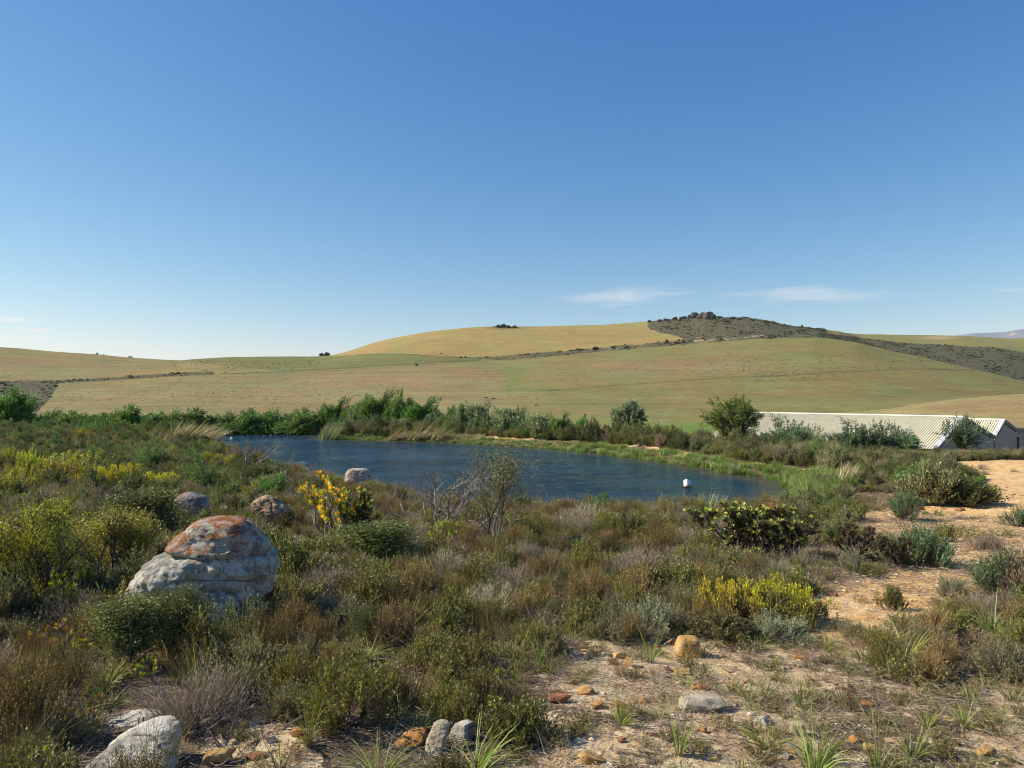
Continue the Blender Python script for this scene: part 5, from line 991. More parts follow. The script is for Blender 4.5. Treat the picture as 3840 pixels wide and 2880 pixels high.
def finish_labels():
    groups = {}
    for o, words, X, Y in pending:
        nm, rel, d = relation(X, Y); groups.setdefault((words, nm, rel), []).append((d, o))
    for (words, nm, rel), lst in groups.items():
        lst.sort(key=lambda t: t[0])
        for i, (d, o) in enumerate(lst):
            if len(lst) == 1: o['label'] = f'{words} {rel} {nm}'
            elif i < len(ORD): o['label'] = f'{words}, {ORD[i]} one {rel} {nm}'
            else: o['label'] = f'{words}, outermost ones {rel} {nm}'

_nat = {}
def nat(kind, var=0):
    var %= len(kind.gens)
    if (kind.name, var) not in _nat:
        f, w = kind.data(var); v = f[0].reshape(-1, 3) if w is None else np.concatenate([f[0].reshape(-1, 3), w[0].reshape(-1, 3)])
        _nat[(kind.name, var)] = (np.percentile(v[:, 0], 99) - np.percentile(v[:, 0], 1), np.percentile(v[:, 2], 98.5))
    return _nat[(kind.name, var)]
occ = list(occ0)     # occupied circles (X, Y, r)
def PP(kind, x, y, h, label, group=None, var=0, w=None, rz=None, block=.7, Yd=None, parts=True, name=None):
    """plant whose foot is at pixel (x, y) on the ground (or at depth Yd), h pixels tall in the photograph"""
    kd = K[kind]
    if Yd is None: X, Y, Z = ghit(x, y)
    else: Y = Yd; X = float(U(x)) * Y; Z = float(ground(X, Y))
    s = Y / F; nw, nh = nat(kd, var); sz = h * s / nh; sx_ = (w * s / nw) if w else sz
    rz = rng.uniform(-.5, .5) if rz is None else rz
    o = put(kd, (X, Y, Z - .02), rz, (sx_, (sx_ + sz) / 2 if w else sx_, sz), label, group, var, parts, name)
    if block: occ.append((X, Y, nw * sx_ / 2 * block))
    return o
def PT(kind, x, Yd, ytop, label, group=None, var=0, w=None, **kw):
    X = float(U(x)) * Yd; Z = float(ground(X, Yd)); yb = YH - F * Z / Yd; return PP(kind, x, 0, yb - ytop, label, group, var, w, Yd=Yd, **kw)

# --- plants that can be picked out one by one, centre and near
PP('forked', 1850, 2085, 400, 'slender forked tree with sparse olive leaves and bare lower trunk standing against the pond', var=0, w=250, block=.3)
PP('dead', 1650, 2010, 250, 'leafless bleached shrub leaning left before the pond', 'dead shrubs by the pond', 0, w=300, block=.3)
PP('dead', 1560, 1975, 190, 'thin leafless shrub just left of the leaning bleached one', 'dead shrubs by the pond', 1, block=.3)
PP('dead', 1740, 2010, 220, 'grey leafless shrub directly left of the forked tree', 'dead shrubs by the pond', 2, block=.3)
PP('dead', 940, 1790, 150, 'pale leafless shrub at the left end of the pond', 'dead shrubs by the pond', 1, block=.3)
PP('dead', 1090, 1830, 130, 'leafless twiggy shrub left of the pond-side boulder', 'dead shrubs by the pond', 2, block=.3)
PP('dead', 260, 2290, 170, 'thin pale-stemmed dead shrub under the yellow-green bush', None, 0, w=120, block=.2)
PP('deadlow', 1790, 2090, 90, 'heap of pale dead branches at the foot of the forked tree', 'fallen dead branches', 0, w=170, block=.2)
PP('deadlow', 2150, 2020, 50, 'pale fallen branches in the rusty scrub right of the forked tree', 'fallen dead branches', 1, w=130, block=.2)
PP('deadlow', 840, 2800, 150, 'curved bleached branch rising beside the white slabs', 'fallen dead branches', 0, w=150, block=.2)
PP('deadlow', 1040, 2740, 70, 'tangle of thin grey twigs on bare soil near the bottom', 'fallen dead branches', 1, w=280, block=.2)
PP('darkp', 1345, 2040, 190, 'grey-green protea leaning against the golden-crowned one', 'dark proteas', 1, w=130, block=.3)
PP('goldp', 1235, 2045, 250, 'protea with golden-yellow crown on dark bare stems', None, 0, w=230, block=.45)
PP('darkp', 2760, 2095, 205, 'broad dark protea with lime leaf tips by the near shore', 'dark proteas', 0, w=290)
PP('darkp', 2920, 2110, 200, 'second dark protea growing into the right side of the broad one', 'dark proteas', 1, w=240)
PP('bulbp', 3215, 2105, 140, 'rusty brown rounded protea left of the sandy track', 'dark proteas', 0, w=170)
PP('bulbp', 3340, 2130, 120, 'brown protea half hidden by the feathery green shrub', 'dark proteas', 0, w=180)
PP('bblue', 3450, 2125, 150, 'feathery green shrub on the bend of the sandy track', 'shrubs beside the track', 0, w=230)
PP('bblue', 3385, 1950, 105, 'upright feathery blue-green shrub standing alone on the track', 'shrubs beside the track', 1, w=120)
PP('bdark', 3590, 1895, 100, 'large dark shrub casting shade on the upper track', 'shrubs beside the track', 0, w=220)
PP('bgrey', 3480, 1895, 150, 'grey-green shrub left of the large dark one by the track', 'shrubs beside the track', 1, w=180)
PP('bolive', 3670, 1890, 70, 'low olive shrub at the right end of the track-side clump', 'shrubs beside the track', 2, w=110)
PP('bolive', 3150, 1960, 60, 'low olive shrub where the sand meets the reeds', 'shrubs beside the track', 0, w=110)
PP('bgreen', 3420, 1840, 105, 'fresh green shrub behind the track-side clump', 'shrubs beside the track', 0, w=130)
PP('bblue', 3825, 1975, 70, 'small feathery shrub on the track at the right edge', 'shrubs beside the track', 0, w=110)
PP('bblue', 3750, 2245, 180, 'feathery green shrub at the right edge of the track', 'shrubs beside the track', 1, w=240)
PP('bpurple', 3840, 2260, 200, 'dry twiggy shrub at the right edge behind the feathery one', 'shrubs beside the track', 0, w=200)
PP('purple', 3560, 1855, 30, 'flat dry grey shrub on the upper sandy track', 'low dry shrubs on the track', 0, w=110)
PP('purple', 3600, 1950, 22, 'flat dry grey shrub on the middle of the sandy track', 'low dry shrubs on the track', 1, w=120)
PP('low', 3560, 2010, 40, 'low green patch of herbs crossing the sandy track', 'low dry shrubs on the track', 1, w=200)
PP('low', 3510, 1935, 24, 'small green herb patch behind the crossing herbs', 'low dry shrubs on the track', 0, w=90)
PP('low', 3750, 2010, 26, 'small green herb patch at the right of the track', 'low dry shrubs on the track', 2, w=120)
PP('green', 3540, 2030, 70, 'dense round green herb clump casting shadow on the track', None, 0, w=70)
PP('silver', 3730, 2060, 50, 'small blue-grey shrub on the right half of the track', None, 0, w=70)
PP('green', 3345, 2285, 95, 'slim fresh green shrub standing in the sand', 'young shrubs on the sand', 1, w=80)
PP('green', 3262, 2170, 60, 'bright green young shrub at the sandy bank', 'young shrubs on the sand', 0, w=60)
PP('silver', 3560, 2240, 80, 'thin pale grey-green shrub on the lower track', 'young shrubs on the sand', 1, w=100)
PP('silver', 3200, 2150, 90, 'wispy grey-green shrub on the bank left of the track', 'young shrubs on the sand', 0, w=90)
# the big yellow bush is three domes grown together
PP('yellow', 2735, 2325, 140, 'yellow-topped dome bush, left lobe of the large clump', 'large yellow flowering clump', 0, w=250)
PP('yellow', 2850, 2340, 175, 'tallest yellow-topped dome bush in the large clump', 'large yellow flowering clump', 1, w=300)
PP('yellow', 2980, 2330, 130, 'yellow-topped dome bush, right lobe of the large clump', 'large yellow flowering clump', 0, w=230)
PP('dark', 2700, 2400, 110, 'dark green bush in front of the large yellow clump', None, 0, w=300)
PP('silver', 2430, 2375, 130, 'silvery grey dome bush at the scrub edge', 'silvery bushes at the scrub edge', 0, w=300)
PP('grey', 2280, 2400, 110, 'grey dome bush left of the silvery dome', 'silvery bushes at the scrub edge', 1, w=220)
PP('brown', 2360, 2410, 115, 'rusty brown upright bush in front of the silvery dome', None, 0, w=110)
PP('silver', 2900, 2400, 100, 'silvery bush under the right side of the yellow clump', 'silvery bushes at the scrub edge', 1, w=210)
PP('purple', 1665, 2190, 135, 'brushy purplish-grey dry bush in the middle of the scrub', 'purple-grey dry bushes', 0, w=190)
PP('purple', 1190, 2260, 140, 'wispy purplish-grey dry bush in front of the protea', 'purple-grey dry bushes', 1, w=220)
PP('purple', 1240, 2330, 110, 'broad low mauve-grey bush right of the biggest boulder', 'purple-grey dry bushes', 2, w=260)
PP('purple', 2180, 1990, 100, 'mauve-grey bush on the near shore right of the forked tree', 'purple-grey dry bushes', 1, w=220)
PP('olive', 1815, 2160, 90, 'vivid yellow-green small bush below the forked tree', None, 0, w=85)
PP('needle', 1400, 2130, 170, 'dense dark green bush in the middle of the scrub', 'needle-leaved bushes', 0, w=270)
PP('needle', 1345, 2420, 150, 'gnarled yellow-green bush in front of the mauve bush', 'needle-leaved bushes', 1, w=190)
PP('lime', 1680, 2060, 110, 'lime protea beside the bleached dead shrub', 'lime-tipped proteas', 0, w=120)
PP('lime', 1690, 1910, 55, 'tiny lime protea near the pond edge', 'lime-tipped proteas', 1, w=60)
PP('green', 2370, 2040, 120, 'upright dark-leaved green shrub in the rusty scrub', None, 1, w=110)
PP('dark', 2325, 2060, 90, 'small dark shrub left of the upright green shrub', None, 1, w=80)
PP('lime', 2730, 2150, 70, 'lime yellow protea in front of the broad dark protea', 'lime-tipped proteas', 0, w=80)
PP('bgreen', 2240, 1935, 75, 'fresh green shrub at the near water edge', None, 0, w=110)
PP('dark', 1880, 1895, 50, 'small dark green bush at the near water edge', None, 0, w=90)
PP('rush', 2622, 1925, 85, 'slim upright pair of water reeds by the near shore', 'reeds on the near shore', 0, w=40)
PP('rush', 2668, 1935, 95, 'fuller pale green clump of water reeds by the near shore', 'reeds on the near shore', 1, w=80)
PP('bdark', 2240 + 0, 2035, 75, 'leafy green shrub in the scrub right of the forked tree', None, 1, w=150)
# --- left side
PP('leafy', 150, 2320, 430, 'tall yellow-green bush with dark visible stems on the far left', 'sprawling bushes on the left', 0, w=330)
PP('leafy', 400, 2230, 310, 'olive sprawling bush between the yellow-green bush and the boulder', 'sprawling bushes on the left', 1, w=280)
PP('needle', 520, 2080, 240, 'dark green bush behind the biggest boulder', 'needle-leaved bushes', 0, w=260)
PP('needle', 640, 2480, 270, 'dense green bush growing in front of the biggest boulder', 'needle-leaved bushes', 1, w=270)
PP('needle', 460, 2510, 260, 'green bush left of the one before the biggest boulder', 'needle-leaved bushes', 0, w=240)
PP('leafy', 20, 2250, 300, 'dark olive bush cut by the left edge', 'sprawling bushes on the left', 1, w=330)
PP('green', 1075, 2200, 190, 'fresh green bush right of the biggest boulder', None, 0, w=170)
PP('olive', 1120, 2300, 130, 'olive bush right of the biggest boulder, lower one', None, 1, w=190)
PP('silver', 930, 2390, 160, 'silvery grey bush at the lower right of the biggest boulder', None, 0, w=230)
PP('lime', 290, 2330, 190, 'small protea with two lime leaf heads on the left', 'lime-tipped proteas', 1, w=130)
PP('lime', 175, 2260, 95, 'lime protea low under the tall yellow-green bush', 'lime-tipped proteas', 0, w=90)
PP('lime', 300, 2480, 90, 'yellow-tipped protea in the lower left scrub', 'lime-tipped proteas', 1, w=70)
PP('lime', 580, 2560, 100, 'yellow-tipped protea below the biggest boulder', 'lime-tipped proteas', 0, w=90)
PP('lime', 125, 2620, 80, 'bright green-tipped protea near the left edge', 'lime-tipped proteas', 1, w=60)
PP('lime', 170, 2950, 140, 'bright yellow protea cut by the bottom edge', 'lime-tipped proteas', 0, w=110)
PP('orangep', 215, 2480, 150, 'orange-leaved protea in the lower left scrub', 'orange-tinted proteas', 0, w=110)
PP('orangep', 320, 2760, 170, 'orange-brown protea left of the white slabs', 'orange-tinted proteas', 0, w=100)
PP('orangep', 20, 2320, 110, 'rust-red protea at the left edge', 'orange-tinted proteas', 0, w=60)
PP('lime', 1855, 2680, 70, 'pale yellow-tipped protea in the grassy scrub', 'lime-tipped proteas', 1, w=90)
PP('lime', 1890, 2600, 100, 'yellow-green protea at the edge of the clearing', 'lime-tipped proteas', 0, w=110)
PP('yellow', 560, 1875, 110, 'mustard-yellow dome bush, brightest on the upper left', 'yellow bushes on the upper left', 1, w=230)
PP('yellow', 640, 1865, 85, 'yellow dome bush right of the brightest one', 'yellow bushes on the upper left', 0, w=140)
PP('yellow', 420, 1865, 110, 'yellow bush left of the brightest one', 'yellow bushes on the upper left', 0, w=190)
PP('yellow', 330, 1850, 110, 'smaller yellow bush two places left of the brightest', 'yellow bushes on the upper left', 1, w=170)
PP('byellow', 215, 1850, 130, 'yellow-green bush under the left dead branches', 'yellow bushes on the upper left', 0, w=210)
PP('byellow', 90, 1850, 150, 'tall yellow-green bush near the left edge of the scrub', 'yellow bushes on the upper left', 1, w=230)
PP('byellow', 5, 1900, 130, 'ochre-yellow bush cut by the left edge', 'yellow bushes on the upper left', 0, w=160)
PP('byellow', 20, 1790, 100, 'yellow bush at the left edge, behind the ochre one', 'yellow bushes on the upper left', 1, w=200)
PP('byellow', 150, 1800, 90, 'yellow-green bush behind the tall one near the left edge', 'yellow bushes on the upper left', 0, w=200)
PP('yellow', 480, 1800, 60, 'distant mustard bush above the brightest one', 'yellow bushes on the upper left', 0, w=150)
PP('byellow', 300, 1680, 70, 'distant yellow-tinged bush in the left scrub', 'yellow bushes on the upper left', 1, w=120)
# --- grass tufts and strap-leaved plants
G = 'green grass tufts in the foreground'
for i, (kd, x, y, h, w, lb) in enumerate((
        ('strap', 2438, 2485, 165, 110, 'tall strap-leaved plant left of the blocky golden rock'), ('strap', 2022, 2500, 150, 110, 'yellowish strap-leaved plant at the left edge of the clearing'), ('strap', 2545, 2830, 260, 150, 'tallest grass-like plant in the clearing near the bottom'),
        ('tuft', 2328, 2720, 150, 130, 'dark green tuft left of the broad white stone'), ('tuft', 1790, 2895, 190, 340, 'lush bright green tuft in front of the three grouped stones'), ('tuft', 1160, 2800, 220, 120, 'tall lush yellow-green tuft near the bottom left'),
        ('strap', 1935, 2560, 190, 90, 'long-leaved plant at the dark scrub edge'), ('tuft', 2966, 2368, 95, 100, 'fresh tuft at the foot of the yellow clump'), ('tuft', 3000, 2645, 140, 150, 'green tuft above the jagged white stone'), ('tuft', 2870, 2620, 90, 120, 'green tuft left of the one above the jagged stone'),
        ('tuft', 3475, 2730, 120, 150, 'dark green tuft right of the jagged white stone'), ('tuft', 3620, 2730, 110, 170, 'broad green tuft in the lower right'), ('tuft', 3640, 2640, 70, 60, 'thin upright tuft on white sand, lower right'), ('tuft', 3420, 2845, 140, 150, 'green tuft at the bottom right of the pink stone'),
        ('tuft', 3290, 2900, 210, 200, 'large tuft cut by the bottom edge'), ('tuft', 3060, 2905, 260, 220, 'large dark tuft at the bottom left of the clearing stones'), ('tuft', 3400, 2470, 130, 220, 'broad yellow-green tuft in the right-hand scrub'), ('tuft', 3720, 2380, 130, 220, 'broad tuft under the right-hand scrub'),
        ('strap', 745, 2620, 210, 170, 'yellowish strap-leaved plant above the white slabs'), ('strap', 820, 2430, 130, 90, 'pale strap-leaved plant at the foot of the biggest boulder'), ('tuft', 390, 2600, 130, 170, 'long arching grass left of the white slabs'), ('tuft', 3100, 2440, 70, 60, 'small tuft in the sand below the yellow clump'),
        ('tuft', 2190, 2560, 80, 60, 'short bright green tuft near the golden slab'), ('tuft', 2910, 2490, 60, 60, 'small round tuft at the top of the clearing'), ('tuft', 2640, 2500, 40, 30, 'tiny tuft just right of the golden rock'), ('tufts', 2710, 2610, 55, 70, 'dark small tuft beside the flat orange stone'),
        ('wisp', 2480, 2660, 120, 110, 'dry brown grass in the middle of the clearing'), ('wisp', 2480, 2900, 130, 130, 'dry straw grass at the bottom of the clearing'), ('wisp', 3170, 2700, 90, 90, 'dry straw wisps right of the jagged white stone'), ('wisp', 3380, 2720, 110, 110, 'pale seed-headed grass left of the dark green tuft'),
        ('restio', 590, 2880, 230, 200, 'thin brown reeds in front of the large white slab'), ('restio', 1050, 2560, 150, 120, 'thin reeds left of the gnarled bush'), ('restio', 1560, 2640, 190, 260, 'broad tuft of olive-brown reeds in the lower scrub'), ('restio', 60, 2560, 130, 120, 'reeds near the left edge'),
        ('tuft', 1650, 2480, 120, 90, 'narrow grass tuft in the lower middle scrub'), ('tuft', 2330, 2010, 50, 30, 'slim green tuft in the rusty scrub'), ('strap', 2460, 2330, 110, 60, 'slim grass rising from the silvery bush'))):
    PP(kd, x, y, h, lb, G, i, w=w, block=.35)

# --- trees and bushes on the dam wall and beyond the pond
GB = 'green bushes along the far bank'
for i, (x, top, w) in enumerate(((15, 1480, 110), (70, 1498, 90), (150, 1545, 100), (225, 1552, 110), (330, 1560, 110), (415, 1540, 100), (462, 1532, 90), (545, 1553, 110), (622, 1546, 100), (700, 1541, 110), (770, 1560, 90), (830, 1553, 100), (905, 1548, 100), (985, 1546, 110), (1050, 1553, 90), (1105, 1545, 100))):
    PT('bgreen' if i % 3 else 'wattle', x, 74 + rng.uniform(-3, 2), top, 'bright green bush on the far bank, number %s from the left edge' % ['first', 'second', 'third', 'fourth', 'fifth', 'sixth', 'seventh', 'eighth', 'ninth', 'tenth', 'eleventh', 'twelfth', 'thirteenth', 'fourteenth', 'fifteenth', 'sixteenth'][i] if 0 else
       '%s green bush from the left edge in the row beyond the pond' % ['first', 'second', 'third', 'fourth', 'fifth', 'sixth', 'seventh', 'eighth', 'ninth', 'tenth', 'eleventh', 'twelfth', 'thirteenth', 'fourteenth', 'fifteenth', 'sixteenth'][i], GB, i, w=w * 1.25)
GW = 'wattle trees on the far bank'
for i, (x, Yd, top, w, kd, lb) in enumerate(((1165, 74, 1545, 90, 'silvert', 'small silvery tree at the left end of the tall tree group'), (1235, 74, 1508, 110, 'wattle', 'green wattle, leftmost of the tall tree group'), (1300, 73, 1500, 110, 'wattle', 'green wattle, second in the tall tree group'), (1345, 72, 1520, 100, 'silvert', 'grey-green tree low between two tall wattles'),
        (1395, 71, 1482, 125, 'wattle', 'tallest green wattle in the group beyond the pond'), (1455, 70, 1486, 70, 'wattle', 'narrow pale green tree right of the tallest wattle'), (1500, 70, 1510, 120, 'wattle', 'green wattle, fifth in the tall tree group'), (1560, 69, 1505, 120, 'wattle', 'round green wattle at the right end of the group'),
        (1410, 69, 1560, 130, 'bluet', 'low dense tree in front of the tallest wattle'), (1280, 71, 1570, 110, 'bluet', 'low dense tree in front of the left wattles'), (1510, 68, 1570, 110, 'silvert', 'low pale tree in front of the right wattles'),
        (1625, 67, 1545, 90, 'silvert', 'silvery tree just right of the wattle group'), (1680, 66, 1535, 80, 'wattle', 'small green tree right of the silvery one'), (1725, 65, 1525, 80, 'silvert', 'slim grey-green tree in the middle of the far bank'), (1790, 64, 1515, 90, 'silvert', 'tall feathered grey-green tree near the antelope'),
        (1800, 63, 1560, 130, 'silvert', 'wide grey-green tree under the tall feathered one'), (1895, 61, 1530, 120, 'silvert', 'pointed grey-green tree right of the antelope'), (1950, 60, 1560, 90, 'bluet', 'small tree right of the pointed one'), (2020, 58, 1555, 90, 'silvert', 'pale tree behind the grey shrubs, left'), (2090, 57, 1560, 70, 'wattle', 'thin light tree behind the grey shrubs'), (2150, 57, 1565, 60, 'wattle', 'last thin light tree before the round silver tree'),
        (2357, 56, 1507, 125, 'roundt', 'isolated round silver-leaved tree beyond the dam wall'), (2738, 47, 1497, 185, 'opent', 'round green tree with dark branches left of the shed roof'),
        (2960, 44, 1578, 190, 'bluet', 'blue-green wattle in front of the left part of the roof'), (3030, 43.5, 1600, 140, 'bluet', 'dense blue-green wattle right of the first before the roof'), (3190, 43.5, 1592, 170, 'bluet', 'open blue-green wattle before the middle of the roof'), (3300, 43.5, 1590, 170, 'bluet', 'wide blue-green wattle before the roof, third'), (3400, 43, 1612, 140, 'bluet', 'low blue-green wattle before the roof, fourth'),
        (3610, 43.5, 1572, 175, 'bluet', 'largest dark blue-green wattle covering the shed gable'))):
    PT(kd, x, Yd, top, lb, GW, i, w=w, rz=rng.uniform(-.4, .4))
for i, (kd, x, y, h, w, lb) in enumerate((('rush', 1225, 1652, 66, 100, 'pale green rush clump jutting into the far water'), ('flow', 1560, 1648, 60, 110, 'wind-combed straw grass on the far bank, left clump'), ('flow', 1640, 1650, 62, 90, 'wind-combed straw grass on the far bank, right clump'), ('flow', 1480, 1648, 45, 90, 'low straw grass left of the wind-combed clumps'),
        ('straw', 680, 1660, 85, 170, 'straw-coloured reed bed at the left tip of the pond'), ('straw', 780, 1655, 60, 110, 'smaller straw reed clump right of the reed bed'), ('straw', 600, 1680, 60, 110, 'thin straw reeds left of the reed bed'), ('straw', 2978, 1742, 88, 60, 'upright pale plume grass on the dam wall'), ('straw', 3165, 1830, 105, 80, 'pale plume grass on the bank right of the pond'), ('wisp', 3262, 1790, 80, 30, 'single pale plume stalk right of the plume grass'),
        ('rush', 2745, 1785, 58, 50, 'small reed clump standing in the water by the dam'), ('straw', 3145, 1905, 60, 60, 'bleached reed tuft right of the green reeds'), ('straw', 1150, 1630, 40, 60, 'short bleached reeds on the far shore'))):
    PP(kd, x, y, h, lb, 'reeds and plume grass round the pond', i, w=w, block=.3)

# ------------------------------------------------------------------ the uncountable scrub
def zone(px, py, X, Y, dpond, cy):
    """-> list of (kind, weight), size, density 0..1"""
    bank = (dpond > 1.0) & (Y > 24) & (px > 1150) & (Y > cy - 20)
    return bank
rs2 = np.random.default_rng(77)
NC = 190000
# candidates uniform over the ground in front of the camera
Yc = np.sqrt(rs2.random(NC) * (82 ** 2 - 2.4 ** 2) + 2.4 ** 2); Uc = rs2.uniform(-1.08, 1.08, NC); near_extra = 34000
Yc = np.concatenate([Yc, np.sqrt(rs2.random(near_extra) * (24 ** 2 - 2.4 ** 2) + 2.4 ** 2)]); Uc = np.concatenate([Uc, rs2.uniform(-1.08, 1.08, near_extra)])
Xc = Uc * Yc; Zc = ground(Xc, Yc); pxc = XC + F * Uc; pyc = YH - F * Zc / Yc; dc = pond_d(Xc, Yc); cyc = cv(CREST, pxc)
tr_ = np.where(inpoly(Xc, Yc, TRACK), 1, 0); d_tr = segdist(Xc, Yc, TRACK); cl_ = inpoly(Xc, Yc, CLEAR) | inpoly(Xc, Yc, CLEAR2)
cn1 = fbm(Xc / 2.2, Yc / 2.2, seed=101, oct=3); cn2 = fbm(Xc / 1.5, Yc / 1.5, seed=103, oct=2)
def choose(ws):
    ks = list(ws); w = np.array([ws[k_] for k_ in ks], float); return ks[rs2.choice(len(ks), p=w / w.sum())]
cells = {}
def free(X, Y, r, slack=1.0):
    cx, cy_ = int(X // .8), int(Y // .8); n = 1 + int(r // .8 + 1)
    for i in range(cx - 2, cx + 3):
        for j in range(cy_ - 2, cy_ + 3):
            for (a, b, q) in cells.get((i, j), ()):
                if (a - X) ** 2 + (b - Y) ** 2 < ((q + r) * slack) ** 2: return False
    return True
def occupy(X, Y, r): cells.setdefault((int(X // .8), int(Y // .8)), []).append((X, Y, r))
for a in occ: occupy(*a)
KEEP_PX = [(480, 1010, 1900, 2330), (2480, 2680, 2395, 2480)]      # boulder and golden rock stay visible
boulder_r = [(*ghit(1533, 2815)[:2], .16), (*ghit(1645, 2838)[:2], .12), (*ghit(1738, 2780)[:2], .12), (BX, BY + .45, .75), (*ghit(722, 1985)[:2], .35), (*ghit(1000, 2000)[:2], .35), (*ghit(1343, 1826)[:2], .55), (*ghit(500, 2870)[:2], .36), (*ghit(400, 2780)[:2], .30), (*ghit(2572, 2465)[:2], .14)]
for b in boulder_r: occupy(*b)
# sight-lines to things that must not be covered: (x0, x1, y of lowest visible point, distance of the thing)
SIGHT = [(310, 580, 2745, ghit(400, 2800)[1] + .35), (520, 1000, 2255, BY), (640, 800, 1925, ghit(722, 1985)[1]), (935, 1080, 1915, ghit(1000, 2000)[1]), (1295, 1395, 1805, ghit(1343, 1826)[1]), (320, 670, 2800, ghit(470, 2890)[1] + .45), (1180, 1330, 1960, ghit(1255, 2040)[1]), (1460, 1820, 2825, 4.75), (2530, 2620, 2466, ghit(2572, 2470)[1])]
SHORE = [(700, 1660), (860, 1700), (1010, 1745), (1200, 1790), (1400, 1825), (1700, 1868), (2000, 1890), (2400, 1893), (2600, 1893), (2900, 1875), (2960, 1830)]
def top_limit(px, Y, X, d):
    """highest pixel row a plant here may reach"""
    lim = 0.0
    for x0, x1, yv, Yt in SIGHT:
        if x0 - 25 < px < x1 + 25 and Y < Yt: lim = max(lim, yv)
    if 700 < px < 2950 and (dc_shore(px, Y)): lim = max(lim, cv(SHORE, px) - 22 + 12 * math.sin(px * .05) )
    if px > 2750 and Y > 30: lim = max(lim, cv([(2750, 1625), (2850, 1640), (3100, 1655), (3400, 1690), (3700, 1690), (3840, 1700)], px))
    if px > 3000 and 4 < Y < 14: lim = max(lim, cv([(3000, 2350), (3300, 2330), (3450, 2290), (3600, 2240), (3700, 2120), (3840, 2080)], px))
    if px > 3180 and 13 < Y < 26: lim = max(lim, cv([(3180, 2000), (3300, 2020), (3840, 1960)], px))
    return lim
def dc_shore(px, Y): return Y < cv([(700, 60), (1010, 38), (1400, 26), (1700, 24.5), (2900, 25)], px) + 2
ZK = {'leftfar': ({'bolive': 3, 'bdark': 3.5, 'bgrey': 1.4, 'byellow': .7, 'bpurple': 1.8, 'bgreen': .6, 'dead': .35}, .88),
      'left': ({'bolive': 2.6, 'bdark': 2.6, 'olive': 1.3, 'bpurple': 2.4, 'brown': 1.6, 'bgrey': 1.4, 'byellow': .25, 'purple': 1.2, 'dead': .35, 'bdark': 2.0}, .74),
      'centre': ({'dead': .15, 'brown': 2.4, 'purple': 2.8, 'grey': 2.4, 'olive': 1.9, 'green': .8, 'dark': .9, 'silver': .7, 'restio': .5, 'yellow': .12, 'tuft': .4}, 1.12),
      'rust': ({'brown': 2.8, 'purple': 2.4, 'grey': 2.0, 'olive': 1.5, 'silver': .7, 'green': .4, 'restio': .2, 'dead': .08}, 1.05),
      'lowleft': ({'grey': 2.8, 'purple': 2.0, 'brown': 2.2, 'olive': 1.4, 'dark': 1.2, 'restio': .9, 'green': .3, 'silver': .9, 'tuft': 1.2}, 1.02),
      'lowmid': ({'grey': 2.2, 'olive': 2.2, 'dark': .8, 'brown': .9, 'green': 1.2, 'restio': 1.8, 'purple': .9, 'tuft': 2.6}, .88),
      'bank': ({'bgrey': 5, 'bolive': 2.2, 'bdark': 1.0, 'bpurple': 1.8, 'bgreen': .6}, 1.12),
      'right': ({'bgrey': 3, 'bolive': 2.6, 'bdark': 1.2, 'bpurple': 1.2, 'olive': 1.2, 'grey': 1.2, 'bgreen': .7}, .62),
      'rightnear': ({'brown': 2.0, 'grey': 2, 'purple': 1.6, 'olive': 1.4, 'tuft': 1.0, 'restio': .5, 'green': .5}, .78),
      'farband': ({'bgreen': 5, 'bdark': 1.5, 'bgrey': 1.5}, 1.0)}
placed = []; NV = {k_: len(K[k_].gens) for k_ in K}; RK = {}
for k_ in K:
    if k_ in ('grey', 'silver', 'olive', 'brown', 'purple', 'green', 'dark', 'yellow', 'bgrey', 'bolive', 'bdark', 'bgreen', 'bpurple', 'byellow', 'bblue', 'restio', 'tuft', 'low', 'lowdry', 'dead'): RK[k_] = (nat(K[k_], 0)[0] / 2, nat(K[k_], 0)[1])
order = np.arange(len(Yc))
